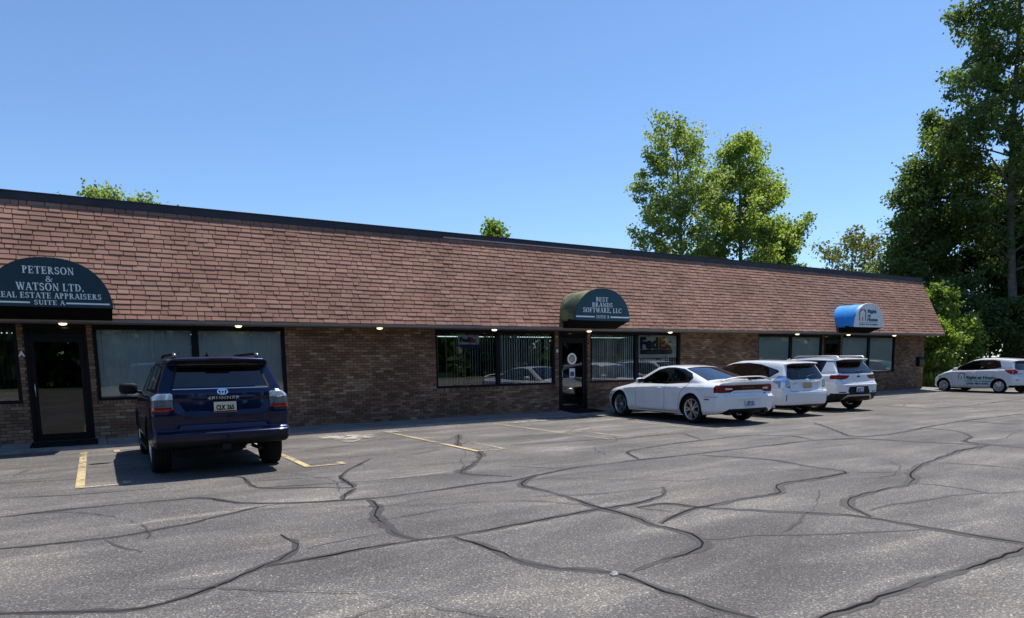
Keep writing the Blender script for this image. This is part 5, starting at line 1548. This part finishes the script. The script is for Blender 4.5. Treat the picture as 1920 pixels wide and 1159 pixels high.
# ---- white crossover with black cladding -----------------------------------------
def build_crossover(x, y, rz):
    car = empty('parked_crossover', (x, y, 0), rz)
    tag(car, 'white compact crossover with black lower cladding and silver skid plate, farthest of the white row', 'car', 'cars parked along the front of the building')
    sp = dict(
        top=[(-1.1, 1.545), (-.75, 1.575), (-.3, 1.605), (.5, 1.63), (1.0, 1.615), (1.4, 1.56), (2.15, 1.13), (2.3, 1.09), (2.95, 1.0), (3.3, .90), (3.6, .7)], top_r=.06,
        crown=[(-1, .04), (1.2, .045), (2.3, .06), (3.6, .08)],
        bot=[(-1, .40), (-.6, .30), (0, .22), (2.64, .22), (3.6, .28)],
        tail=[(.15, -.60), (.33, -.80), (.47, -.875), (.60, -.89), (.72, -.885), (.80, -.90), (.83, -.865), (.90, -.825), (1.10, -.80), (1.16, -.77), (1.45, -.52), (1.505, -.49), (1.515, -.64), (1.545, -.735), (1.59, -.73)], tail_r=.013,
        nose=[(.15, 3.40), (.4, 3.53), (.8, 3.54), (1.0, 3.42)],
        sec=[([(-1, .22), (4, .22)], [(-1, .82), (4, .82)]), ([(-1, .42), (4, .42)], [(-.9, .865), (-.2, .90), (2.6, .90), (3.5, .865)]), ([(-1, .78), (4, .74)], [(-.9, .885), (-.2, .904), (2.6, .90), (3.5, .86)]),
             ([(-1, 1.07), (2, 1.0), (4, .92)], [(-.9, .85), (-.2, .885), (2.4, .86), (3.5, .80)]), ([(-1, 1.14), (2, 1.07), (4, 1.0)], [(-.9, .80), (-.2, .83), (2.4, .80), (3.5, .74)]), ([(-1, 1.55), (4, 1.55)], [(-.9, .575), (-.2, .63), (1.2, .635), (2.6, .6)])],
        bow_t=.16, bow_n=.36, wheels=[(0, .348, .40), (2.64, .348, .40)], flare=.025, yin=.58, k_roof=.09, k_tail=.055, k_nose=.2,
        rear=lambda ay, z: .030 * bump(z, .56, .745, .04) * bump(.52 - ay + (z - .7) * .5, 0, 9, .08) + .012 * bump(z, .86, 1.0, .05) * bump(ay, -1, .55, .1))
    f = car_field(sp)
    sh = Shell(f, (-1.02, -1.0, .14), (3.66, 1.0, 1.72), .018)
    arch_cut(sh, sp)
    dlo = [(1.95, 1.10), (1.45, 1.40), (1.05, 1.50), (.3, 1.515), (-.20, 1.50), (-.12, 1.12), (.5, 1.09)]
    sh.side('window_trim', grow(dlo, .022), only=['body'])
    sh.side('front_window', [(.98, 1.105), (.98, 1.49), (1.45, 1.385), (1.86, 1.12)], only=['window_trim']); sh.side('rear_side_window', [(.92, 1.11), (.92, 1.49), (.3, 1.50), (.16, 1.12)], only=['window_trim'])
    sh.side('quarter_window', [(-.42, 1.50), (.5, 1.50), (.5, 1.575), (-.52, 1.565)], only=[])
    sh.side('window_trim', [(-.24, 1.505), (-.60, 1.525), (-.64, 1.495), (-.22, 1.475)], only=['body'])
    gl = [(.52, 1.49), (.70, 1.185), (.62, 1.165), (-.62, 1.165), (-.70, 1.185), (-.52, 1.49)]
    sh.rear('window_trim', grow(gl, .04), -.40, half=False, only=['body']); sh.rear('rear_window', gl, -.40, half=False, only=['window_trim'])
    sh.front('windshield', [(.58, 1.54), (.72, 1.12), (-.1, 1.12), (-.1, 1.56)], 1.4, only=['body'])
    sh.rear('taillight', [(.36, 1.075), (.46, .98), (.66, .95), (.93, .975), (1, 1.10)], -.52, nx=1, only=['body'])
    sh.rear('taillight_grid', [(.56, 1.0), (.56, 1.02), (.84, 1.02), (.84, 1.0)], -.52, nx=1, only=['taillight'])
    sh.rear('plate_recess', [(0, .745), (.40, .745), (.47, .60), (.42, .535), (0, .535)], -.6, nx=1, only=['body'])
    cl = lambda x: np.where(np.abs(x) < .9, .50, np.where(np.abs(x - 2.64) < .9, .50, .42)) + np.where(x < -.55, .05, 0)
    sh.below('lower_trim', cl, only=['body'])
    for xw in (0, 2.64):
        sh.region('lower_trim', lambda V, xw=xw: np.hypot(V[:, 0] - xw, V[:, 2] - .348) - .465, lambda C, Nc: np.abs(Nc[:, 1]) > .2, ['body'])
    sk = [(0, .50), (.50, .50), (.62, .40), (.70, .335), (.62, .335), (.52, .42), (.44, .455), (0, .455)]
    sh.rear('skid_plate', sk, -.5, nx=1, only=['lower_trim', 'body'])
    sh.rear('reflector', [(.56, .565), (.56, .60), (.80, .60), (.80, .565)], -.6, nx=1, only=['body', 'lower_trim'])
    sh.region('bumper', lambda V: V[:, 2] - .835, lambda C, Nc: C[:, 0] < -.46, ['body'])
    sh.rear('tailgate', [(0, .82), (.66, .82), (.72, 1.0), (.74, 1.17), (.55, 1.52), (0, 1.52)], -.44, nx=-.05, only=['body'])
    fd = [(.95, .40), (.95, 1.52), (1.3, 1.47), (1.7, 1.28), (2.0, 1.06), (2.06, .75), (2.0, .40)]; rd = [(.95, .40), (.95, 1.52), (.3, 1.53), (.05, 1.10), (.20, .90), (.40, .7), (.46, .40)]
    sh.side('front_door', fd, only=['body']); sh.side('rear_door', rd, only=['body'])
    sh.front('headlight', [(.50, .82), (.52, .66), (1, .70), (1, .84)], 3.0, only=['body']); sh.front('grille', [(0, .90), (.6, .88), (.5, .45), (0, .42)], 3.1, only=['body'])
    P_ = M['white_paint']
    o = finish(sh, car, dict(body=P_, window_trim=M['gloss_black'], front_window=M['car_glass'], rear_side_window=M['privacy'], rear_window=M['privacy'], windshield=M['car_glass'], taillight=M['lamp_mid'], taillight_grid=M['lamp_red'],
                             plate_recess=M['black_plastic'], skid_plate=M['steel'], reflector=M['dark_red'], lower_trim=M['black_plastic'], arch_liner=M['black_plastic'], headlight=M['lamp_clear'], grille=M['gloss_black'], quarter_window=M['privacy']))
    G = M['gap']
    for s in (1, -1):
        sh.seam('tailgate_gap', 'rear', [(s * .66, .84), (s * .72, 1.0), (s * .735, 1.14)], G, o[('tailgate', 0)], .008)
        sh.seam('door_gap', 'side', fd, G, o[('front_door', s)], .006, s, closed=True); sh.seam('door_gap', 'side', rd, G, o[('rear_door', s)], .006, s, closed=True)
        MB().tube([(-.55, s * .55, 1.585), (-.48, s * .55, 1.635), (.95, s * .56, 1.67), (1.1, s * .56, 1.62)], [.016, .02, .02, .014], 8).build('roof_rail', M['steel'], car)
        mi = superell('wing_mirror', P_, car, (1.74, s * .985, 1.16), (.08, .12, .08), 2.6)
        MB().tube([(1.80, s * .85, 1.08), (1.76, s * .95, 1.12)], .022, 6).build('mirror_arm', M['black_plastic'], mi)
        for xw in (0, 2.64): make_wheel(car, .348, .225, .235, (xw, s * .775, .348), s > 0, 5, True)
        MB().tube([(-.74, s * .50, .34), (-.5, s * .50, .34)], .035, 10).build('exhaust', M['black_plastic'], car)
    sh.seam('bumper_gap', 'rear', [(-.66, .838), (.66, .838)], G, o[('bumper', 0)], .008, off=.003)
    # bow tie emblem
    e = MB().prism([(-.085, -.014), (-.03, -.014), (-.03, -.03), (.03, -.03), (.03, -.014), (.085, -.014), (.075, .014), (.03, .014), (.03, .03), (-.03, .03), (-.03, .014), (-.075, .014)], 'y', 0, .004)
    sh.decal(e.mesh('emblem', M['gloss_black']), 'rear', 0, 1.04, 1, o[('tailgate', 0)], 'emblem', .006, flip=-1)
    sh.decal(text_mesh('TRAILBLAZER', .03, M['chrome'], .001, 0, .22), 'rear', .58, .785, 1, o[('bumper', 0)], 'badge', .005, flip=-1)
    plate(car, (-.895, 0, .65), 'EHT 7', M['plate_white'], M['navy_print'], M['plate_blue'])
    MB().tube([(-.775, .02, 1.20), (-.74, -.2, 1.235), (-.73, -.34, 1.225)], [.014, .01, .007], 6).build('wiper', M['steel'], car)
    MB().tube([(0, 0, 1.60), (-.14, 0, 1.68)], [.025, .006], 6).build('antenna_fin', M['gloss_black'], car)
    cabin(car, [(1.2, .36, 1), (1.2, -.36, 1), (.30, .36, 1), (.30, -.36, 1)], 1.95, .40, .66)
    return car

# ---- small white hatchback with the Right at Home lettering -----------------------
def build_hatch(x, y, rz):
    car = empty('parked_hatchback', (x, y, 0), rz)
    tag(car, 'small white hatchback with Right at Home lettering on its door, parked by the trees', 'car')
    sp = dict(
        top=[(-.9, 1.385), (-.62, 1.405), (-.2, 1.455), (.4, 1.50), (.95, 1.495), (1.35, 1.42), (2.3, 1.00), (2.42, .95), (2.85, .84), (3.1, .74), (3.3, .5)], top_r=.07,
        crown=[(-.8, .05), (1.2, .055), (2.3, .07), (3.2, .10)],
        bot=[(-.9, .34), (-.5, .26), (0, .19), (2.45, .18), (3.2, .24)],
        tail=[(.1, -.48), (.3, -.64), (.45, -.70), (.60, -.705), (.70, -.68), (.74, -.65), (.95, -.64), (1.03, -.62), (1.33, -.46), (1.345, -.56), (1.37, -.62), (1.45, -.60)], tail_r=.014,
        nose=[(.1, 3.02), (.3, 3.12), (.55, 3.13), (.75, 3.02), (.9, 2.8)],
        sec=[([(-1, .18), (4, .18)], [(-1, .75), (4, .75)]), ([(-1, .32), (4, .32)], [(-.7, .79), (-.1, .825), (2.4, .825), (3.1, .79)]), ([(-1, .70), (4, .66)], [(-.7, .805), (-.1, .832), (2.4, .828), (3.1, .78)]),
             ([(-1, .98), (2, .90), (4, .78)], [(-.7, .765), (-.1, .81), (2.3, .79), (3.1, .70)]), ([(-1, 1.05), (2, .97), (4, .86)], [(-.7, .72), (-.1, .765), (2.3, .73), (3.1, .62)]), ([(-1, 1.42), (4, 1.42)], [(-.7, .545), (-.1, .59), (1, .595), (2.4, .55)])],
        bow_t=.20, bow_n=.46, wheels=[(0, .289, .335), (2.45, .289, .335)], flare=.016, yin=.55, k_roof=.11, k_tail=.08, k_nose=.24,
        side=lambda x, z: .010 * bump(z, .80 - .03 * x * 0, .86, .06) * bump(x, -.4, 2.2, .4) - .010 * bump(z, .34, .55, .14) * bump(x, .45, 2.0, .3))
    f = car_field(sp)
    sh = Shell(f, (-.82, -.90, .1), (3.26, .90, 1.58), .018)
    arch_cut(sh, sp)
    dlo = [(2.12, .955), (1.75, 1.17), (1.30, 1.36), (.95, 1.395), (.35, 1.385), (.14, 1.34), (.00, 1.10), (.25, 1.05), (1.2, .985)]
    sh.side('window_trim', grow(dlo, .02), only=['body'])
    sh.side('front_window', [(.98, 1.01), (.98, 1.385), (1.30, 1.35), (1.72, 1.165), (1.96, .985)], only=['window_trim']); sh.side('rear_side_window', [(.90, 1.015), (.90, 1.385), (.36, 1.372), (.16, 1.33), (.03, 1.11), (.25, 1.065)], only=['window_trim'])
    gl = [(.50, 1.32), (.64, 1.06), (.56, 1.01), (-.56, 1.01), (-.64, 1.06), (-.50, 1.32)]
    sh.rear('window_trim', grow(gl, .035), -.34, half=False, only=['body']); sh.rear('rear_window', gl, -.34, half=False, only=['window_trim'])
    sh.front('windshield', [(.55, 1.40), (.68, .99), (-.1, .98), (-.1, 1.42)], 1.3, only=['body'])
    sh.rear('taillight', [(.585, .93), (.60, .82), (.72, .79), (1, .79), (1, 1.02), (.70, 1.015)], -.18, nx=1, only=['body'], flank=[(-.16, 1.01), (-.34, .86), (-.52, .79), (-.9, .77), (-.9, 1.02)])
    sh.rear('taillight_clear', [(.62, .80), (.66, .85), (.72, .84), (.71, .79)], -.28, nx=1, only=['taillight'])
    sh.rear('reflector', [(.56, .55), (.56, .58), (.74, .58), (.74, .55)], -.4, nx=1, only=['body'])
    sh.below('lower_trim', lambda x: np.where(x < -.4, .34, .21), only=['body'])
    sh.region('bumper', lambda V: V[:, 2] - .715, lambda C, Nc: C[:, 0] < -.33, ['body'])
    sh.rear('tailgate', [(0, .71), (.58, .71), (.60, .95), (.66, 1.05), (.52, 1.39), (0, 1.39)], -.34, nx=-.05, only=['body'])
    fd = [(.94, .27), (.94, 1.41), (1.3, 1.38), (1.8, 1.17), (2.05, .98), (2.08, .7), (2.0, .27)]; rd = [(.94, .27), (.94, 1.41), (.36, 1.405), (.12, 1.36), (-.03, 1.08), (.16, .82), (.36, .6), (.42, .27)]
    sh.side('front_door', fd, only=['body']); sh.side('rear_door', rd, only=['body'])
    sh.front('headlight', [(.42, .80), (.48, .66), (1, .66), (1, .86)], 2.3, only=['body']); sh.front('grille', [(0, .55), (.45, .50), (.45, .28), (0, .26)], 2.7, only=['body'])
    P_ = M['white_paint']
    o = finish(sh, car, dict(body=P_, window_trim=M['gloss_black'], front_window=M['car_glass'], rear_side_window=M['car_glass'], rear_window=M['privacy'], windshield=M['car_glass'], taillight=M['lamp_red'], taillight_clear=M['lamp_clear'],
                             reflector=M['gap'], lower_trim=M['black_plastic'], arch_liner=M['black_plastic'], headlight=M['lamp_clear'], grille=M['gloss_black']))
    G = M['gap']
    for s in (1, -1):
        sh.seam('tailgate_gap', 'rear', [(s * .585, .72), (s * .60, .95), (s * .66, 1.04)], G, o[('tailgate', 0)], .008)
        sh.seam('door_gap', 'side', fd, G, o[('front_door', s)], .007, s, closed=True); sh.seam('door_gap', 'side', rd, G, o[('rear_door', s)], .007, s, closed=True)
        for (hx, hz, p) in ((1.10, .84, 'front_door'), (.10, .89, 'rear_door')):
            Pt, _ = sh.hit('side', [(hx, hz)], s); superell('handle', P_, o[(p, s)], (hx, Pt[0][1] + s * .012, hz), (.085, .016, .016), 3)
        mi = superell('wing_mirror', P_, car, (1.86, s * .90, 1.02), (.075, .10, .07), 2.6)
        MB().tube([(1.92, s * .77, .96), (1.88, s * .86, .99)], .02, 6).build('mirror_arm', M['black_plastic'], mi)
        for xw in (0, 2.45): make_wheel(car, .289, .185, .205, (xw, s * .71, .289), s > 0, 7, False, M['lamp_clear'], 'cover')
    sh.seam('bumper_gap', 'rear', [(-.58, .717), (.58, .717)], G, o[('bumper', 0)], .008, off=.003)
    # door lettering on the left flank; seen from the left, +x runs to the left
    def side_text(txt, xc, zc_, wd, h, mat, bold):
        sh.decal(text_mesh(txt, h * 1.38, mat, bold, 0, wd), 'side', xc, zc_, 1, o[('front_door', 1)], 'lettering', .010, flip=-1)
    side_text('Right at Home', .75, .60, 1.30, .115, M['teal'], .010)
    side_text('In Home Care & Assistance', .86, .475, 1.20, .055, M['teal'], .004)
    side_text('(269) 982-0282', .90, .355, .98, .075, M['teal'], .006)
    sh.seam('stripe', 'side', [(1.38, .565), (.10, .565)], M['teal'], o[('front_door', 1)], .010, 1, .003)
    lg = []
    xl, zl, w_, h_ = 1.74, .58, .26, .28
    for pl in ([(0, 0), (0, .75)], [(0, .75), (.42, 1)], [(1, 0), (1, .75)], [(1, .75), (.58, 1)], [(.5, 0), (.5, .36)]):
        sh.seam('house_logo', 'side', [(xl - p[0] * w_, zl + p[1] * h_) for p in pl], M['maroon'], o[('front_door', 1)], .034, 1, .004)
    sh.decal(text_mesh('MIRAGE', .04, M['gap'], .001, 0, .17), 'rear', .45, .80, 1, o[('tailgate', 0)], 'badge', .004, flip=-1)
    plate(car, (-.70, 0, .56), '', M['plate_white'], G, M['plate_blue'])
    MB().tube([(-.64, .02, 1.04), (-.61, -.2, 1.06)], [.014, .007], 6).build('wiper', M['gloss_black'], car)
    cabin(car, [(1.15, .33, 1), (1.15, -.33, 1), (.25, .33, 1), (.25, -.33, 1)], 1.95, .28, .6)
    return car

# heading +x of each car turned to face the wall
build_suv(1.60, -5.40, PI / 2)
build_sedan(13.75, -4.95, R(85))
build_wagon(16.80, -4.6, R(84.5))
build_crossover(19.55, -4.4, R(84))
build_hatch(33.55, -3.47, R(80))
# ------------------------------------------------------------------ trees, shrubs, weeds
def leaf_mat(name, cols, trans=0.38, rough=0.42):
    mt, nt, b = new_mat(name)
    geo = N(nt, "ShaderNodeNewGeometry")
    n = len(cols)
    r = ramp(nt, geo.outputs['Random Per Island'], [(i / (n - 1), c) for i, c in enumerate(cols)])
    nt.links.new(r.outputs[0], b.inputs['Base Color'])
    b.inputs['Roughness'].default_value = rough
    b.inputs['Specular IOR Level'].default_value = 0.35
    tl = N(nt, "ShaderNodeBsdfTranslucent")
    tc = mix_rgb(nt, 1.0, r.outputs[0], (2.0, 2.15, 1.0), 'MULTIPLY')
    nt.links.new(tc, tl.inputs[0])
    mx = nt.nodes.new("ShaderNodeMixShader"); mx.inputs[0].default_value = trans
    nt.links.new(b.outputs[0], mx.inputs[1]); nt.links.new(tl.outputs[0], mx.inputs[2])
    nt.links.new(mx.outputs[0], nt.nodes["Material Output"].inputs[0])
    return mt
M['leaf_poplar'] = leaf_mat('poplar leaves', [(0.10, 0.140, 0.055), (0.14, 0.185, 0.072), (0.18, 0.225, 0.090), (0.225, 0.260, 0.125)], 0.55)
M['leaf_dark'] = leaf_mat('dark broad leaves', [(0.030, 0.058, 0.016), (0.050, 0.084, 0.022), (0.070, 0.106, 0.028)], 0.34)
M['leaf_mid'] = leaf_mat('yellow green poplar leaves', [(0.13, 0.175, 0.052), (0.17, 0.220, 0.066), (0.205, 0.255, 0.080), (0.245, 0.285, 0.11)], 0.57)
M['leaf_bright'] = leaf_mat('fresh green leaves', [(0.085, 0.135, 0.026), (0.125, 0.180, 0.036), (0.175, 0.225, 0.055)], 0.5)
M['leaf_pale'] = leaf_mat('pale yellow green leaves', [(0.085, 0.105, 0.045), (0.12, 0.13, 0.055), (0.15, 0.145, 0.075)], 0.40)
M['bark'] = plain('grey brown bark', (0.150, 0.130, 0.110), 0.95, noise=0.35, nscale=5, bump=0.6)
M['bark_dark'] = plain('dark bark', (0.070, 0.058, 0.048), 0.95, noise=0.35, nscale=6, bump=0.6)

def leaf_cloud(name, C, sig, per, size, mat, seed, droop=0.35):
    """many small leaf blades gathered in clumps round the points C"""
    rg = np.random.default_rng(seed)
    C = np.asarray(C, float); n = len(C) * per
    cc = np.repeat(C, per, 0)
    ss = np.repeat(np.asarray(sig, float) * np.ones(len(C)), per)[:, None]
    P = cc + np.clip(rg.normal(size=(n, 3)), -1.7, 1.7) * ss * np.array([1, 1, .8])
    d = rg.normal(size=(n, 3)); d[:, 2] -= droop * 2; d /= np.linalg.norm(d, axis=1)[:, None]
    a = np.cross(d, rg.normal(size=(n, 3))); a /= np.linalg.norm(a, axis=1)[:, None]
    L = (size * rg.uniform(.65, 1.3, n))[:, None]
    W = L * .40
    nr = np.cross(a, d) * L * .10
    V = np.stack([P, P + d * L * .42 + a * W + nr, P + d * L, P + d * L * .42 - a * W + nr], 1).reshape(-1, 3)
    F = np.arange(n * 4).reshape(-1, 4)
    return mesh_np(name, V, F, mat, False)

def tree(x, y, H, rad, label, mat, seed, leaves=14000, base=.25, ascend=1.0, trunk_r=.16, lean=(0, 0), size=.24, clump=.42, name='broadleaf_tree', taper=.55, bark='bark', group=None, top=.18, limbs=34, cat='tree', low=None):
    """tapered trunk with limbs; the crown is gathered along the limbs so gaps stay open between them"""
    rg = random.Random(seed)
    t = empty(name, (x, y, -0.02)); tag(t, label, cat, group)
    tr = MB()
    n = 12
    path = []
    wx, wy = rg.uniform(0, 6), rg.uniform(0, 6)
    for i in range(n + 1):
        u = i / n
        path.append(Vector((lean[0] * u + .02 * H * math.sin(u * 4 + wx) * u, lean[1] * u + .02 * H * math.sin(u * 3.4 + wy) * u, H * .97 * u)))
    tr.tube(path, [max(.02, trunk_r * (1 - u / n) ** .8 + .015) for u in range(n + 1)], 8)
    def at(u):
        k = min(n - 1, int(u * n)); return path[k].lerp(path[k + 1], u * n - k)
    pts, sg = [], []
    for i in range(limbs):
        u0 = base * .75 + (1 - base * .75 - .04) * (i + rg.random() * .6) / limbs
        az = i * 2.39996 + rg.uniform(-.5, .5)
        # crown radius along the height: rounded below, narrowing to the top
        e = (u0 - base * .75) / (1 - base * .75)
        prof = (math.sin(min(1, e * 1.9 + .18) * PI / 2)) * (1 - e) ** taper + top * .35
        Lr = rad * prof * rg.uniform(.62, 1.18)
        rise = Lr * ascend * rg.uniform(.6, 1.3)
        p0 = at(u0)
        p2 = p0 + Vector((math.cos(az) * Lr, math.sin(az) * Lr, rise))
        p2.z = min(p2.z, H * 1.02)
        p1 = p0.lerp(p2, .5) + Vector((math.cos(az), math.sin(az), -.5)) * Lr * .12
        r0 = max(.015, trunk_r * (1 - u0) * .45)
        tr.tube([p0, p1, p2], [r0, r0 * .6, .008], 5, False)
        m_ = max(3, int(Lr / .5))
        for k in range(m_):
            v = .30 + .70 * (k + 1) / m_
            q = (p0 * (1 - v) ** 2 + p1 * 2 * v * (1 - v) + p2 * v * v)
            side = Vector((-math.sin(az), math.cos(az), rg.uniform(-.1, .7))) * rg.choice((-1, 1)) * Lr * rg.uniform(.08, .42) * (1.1 - .5 * v)
            pts.append(q + side); sg.append(clump * rg.uniform(.6, 1.2))
            if rg.random() < .6:
                pts.append(q - side * rg.uniform(.4, 1.0) + Vector((0, 0, rg.uniform(-.3, .4)))); sg.append(clump * rg.uniform(.5, 1.0))
            if k % 2 == 0: tr.tube([q, q + side], [.012, .005], 4, False)
    for k in range(4):
        pts.append(at(.97) + Vector((rg.uniform(-.2, .2), rg.uniform(-.2, .2), rg.uniform(-.6, .25)))); sg.append(clump * .6)
    if low:
        for _ in range(low):
            a_ = rg.uniform(0, 2 * PI); r_ = rad * math.sqrt(rg.random()); pts.append(Vector((r_ * math.cos(a_), r_ * math.sin(a_), rg.uniform(.1, .6) * H))); sg.append(clump)
    per = max(6, int(leaves / len(pts)))
    tr.build('trunk', M[bark], t)
    obj('crown', leaf_cloud('crown', pts, sg, per, size, mat, seed), t)
    return t

M['leaf_wood'] = leaf_mat('woodland poplar leaves', [(0.050, 0.082, 0.024), (0.080, 0.120, 0.034), (0.110, 0.150, 0.045), (0.14, 0.175, 0.06)], 0.45)
WD = M['leaf_wood']
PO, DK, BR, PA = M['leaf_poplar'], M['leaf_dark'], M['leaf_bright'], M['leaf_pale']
# behind the building
tree(36.9, 19.2, 18.4, 4.5, 'tall open crowned poplar behind the roof, taller one of the pair', PO, 3, 27000, .16, 1.1, .22, (-.3, 0), .20, .32, 'poplar_tree', limbs=52, taper=.5)
tree(42.0, 17.8, 18.6, 5.4, 'bushy bright green poplar behind the roof, right hand and shorter one of the pair', M['leaf_mid'], 5, 48000, .12, .75, .22, (-.8, 0), .20, .40, 'poplar_tree', limbs=50, taper=.7, top=.10)
tree(44.2, 16.6, 11.4, 3.0, 'low green tree showing beside the poplar pair, above the far roof edge', M['leaf_mid'], 8, 22000, .15, .9, .15, (0, 0), .20, .38, limbs=30)
tree(0.75, 23.2, 10.7, 3.0, 'round tree top showing above the roof over the green Suite A awning', PO, 11, 15000, .25, .8, .16, (0, 0), .18, .34, limbs=30)
tree(3.0, 23.6, 10.5, 2.2, 'smaller tree top beside the round one, above the roof', PO, 12, 9000, .25, .9, .13, (0, 0), .18, .31, limbs=24)
tree(23.0, 21.6, 10.7, 2.0, 'pointed small tree top barely showing above the middle of the roof', BR, 14, 6000, .2, 1.3, .13, (0, 0), .22, .30, 'poplar_tree', limbs=26)
# woods past the end of the building
tree(57.5, 18.9, 12.6, 4.4, 'pale sparse tree with airy foliage beyond the far roof corner', PA, 17, 6500, .2, .7, .16, (0, 0), .26, .55, limbs=26)
tree(51.4, 9.8, 15.6, 3.3, 'dense dark tree rising behind the far end of the roof', WD, 19, 34000, .12, .75, .24, (-.2, 0), .21, .42, limbs=44, bark='bark_dark')
tree(55.2, 10.3, 19.4, 3.2, 'slender poplar with a detached upper spray, behind the dark tree', WD, 22, 24000, .2, 1.2, .2, (-1.2, .4), .21, .36, 'poplar_tree', limbs=36)
tree(53.2, 4.2, 29.0, 5.4, 'tallest cottonwood with a long bare pale trunk near the picture edge', WD, 26, 48000, .30, .85, .30, (-2.6, 1.2), .22, .42, 'cottonwood_tree', limbs=56)
tree(58.6, 1.2, 27.0, 5.8, 'tall cottonwood half cut by the right edge of the photo', WD, 31, 30000, .18, .85, .32, (0, 0), .28, .50, 'cottonwood_tree', limbs=52)
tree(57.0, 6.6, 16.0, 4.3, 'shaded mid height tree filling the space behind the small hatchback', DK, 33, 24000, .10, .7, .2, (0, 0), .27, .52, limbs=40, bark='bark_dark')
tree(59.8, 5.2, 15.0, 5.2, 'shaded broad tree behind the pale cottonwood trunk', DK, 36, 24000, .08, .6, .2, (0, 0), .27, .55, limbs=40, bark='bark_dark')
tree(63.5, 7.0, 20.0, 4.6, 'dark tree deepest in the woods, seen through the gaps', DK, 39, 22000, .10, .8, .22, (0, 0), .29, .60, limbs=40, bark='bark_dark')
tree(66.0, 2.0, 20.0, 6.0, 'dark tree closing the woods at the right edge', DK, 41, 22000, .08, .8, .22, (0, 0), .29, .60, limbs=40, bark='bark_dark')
# shrubs at the wood's edge
def shrub(x, y, H, r, label, mat, seed, leaves, size=.17, clump=.26):
    return tree(x, y, H, r, label, mat, seed, leaves, .05, .8, .05, (0, 0), size, clump, 'shrub', bark='bark_dark', group='shrubs at the edge of the woods', top=.3, limbs=26, cat='shrub')
shrub(39.2, 2.7, 5.2, 1.6, 'sunlit bright green shrub rising past the far building corner', BR, 51, 9000)
shrub(37.4, 1.5, 3.4, 1.3, 'low sunlit green shrub against the far building corner', BR, 52, 6500, .15, .22)
shrub(41.0, 2.2, 3.6, 1.7, 'bright green bush behind the hood of the small hatchback', BR, 53, 7000, .16, .24)
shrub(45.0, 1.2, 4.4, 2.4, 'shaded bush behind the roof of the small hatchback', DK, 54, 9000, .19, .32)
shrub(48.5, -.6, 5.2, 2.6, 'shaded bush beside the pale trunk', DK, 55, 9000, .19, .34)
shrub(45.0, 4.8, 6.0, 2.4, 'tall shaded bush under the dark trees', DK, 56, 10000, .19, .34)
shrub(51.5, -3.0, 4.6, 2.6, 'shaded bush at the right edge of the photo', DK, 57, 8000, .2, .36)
# tall weeds and grass along the end of the walk
def grass(name, x0, x1, y0, y1, n, h, mat, seed):
    rg = np.random.default_rng(seed)
    P = np.stack([rg.uniform(x0, x1, n), rg.uniform(y0, y1, n), np.full(n, -.02)], 1)
    a = rg.uniform(0, 2 * PI, n); wv = np.stack([np.cos(a), np.sin(a), 0 * a], 1) * .014
    hh = (h * rg.uniform(.45, 1.15, n))[:, None]
    ln = np.stack([rg.normal(0, .22, n), rg.normal(0, .22, n), 0 * a], 1) * hh
    up = np.array([0, 0, 1.0])
    V = np.stack([P - wv, P + wv, P + ln * .4 + up * hh * .6 + wv * .7, P + ln + up * hh, P + ln * .4 + up * hh * .6 - wv * .7], 1).reshape(-1, 3)
    o = obj(name, mesh_np(name, V, np.arange(n * 5).reshape(-1, 5), mat, False))
    tag(o, 'tall uncut grass and weeds growing past the end of the walk', 'grass', None, 'stuff')
    return o
M['blade'] = leaf_mat('grass blades', [(0.06, 0.095, 0.02), (0.10, 0.135, 0.03), (0.16, 0.165, 0.06)], 0.4)
grass('grass', 35.5, 43.5, .35, 4.0, 9000, .85, M['blade'], 61)
# a far off wood that reads as one mass, and the trees across the road that the windows mirror
def wood(name, x0, x1, y0, y1, n, h0, h1, seed, per=26, size=.55):
    rg = np.random.default_rng(seed)
    C = []
    for _ in range(n):
        cx, cy, H = x0 + (x1 - x0) * (_ + rg.random()) / n if x1 - x0 > y1 - y0 else rg.uniform(x0, x1), rg.uniform(y0, y1) if x1 - x0 > y1 - y0 else y0 + (y1 - y0) * (_ + rg.random()) / n, rg.uniform(h0, h1)
        for k in range(26):
            u = rg.random(); r_ = 2.6 * (1 - u * .6) * math.sqrt(rg.random()); a_ = rg.uniform(0, 2 * PI)
            C.append((cx + r_ * math.cos(a_), cy + r_ * math.sin(a_), H * (.08 + .92 * u)))
    o = obj(name, leaf_cloud(name, C, .8, per, size, DK, seed))
    return tag(o, 'continuous mass of distant green woodland', 'woods', None, 'stuff')
wood('woods', 70, 92, -30, 12, 34, 11, 19, 71)
wood('woods', -70, 150, -74, -60, 150, 9, 14, 72, 12, 1.4)
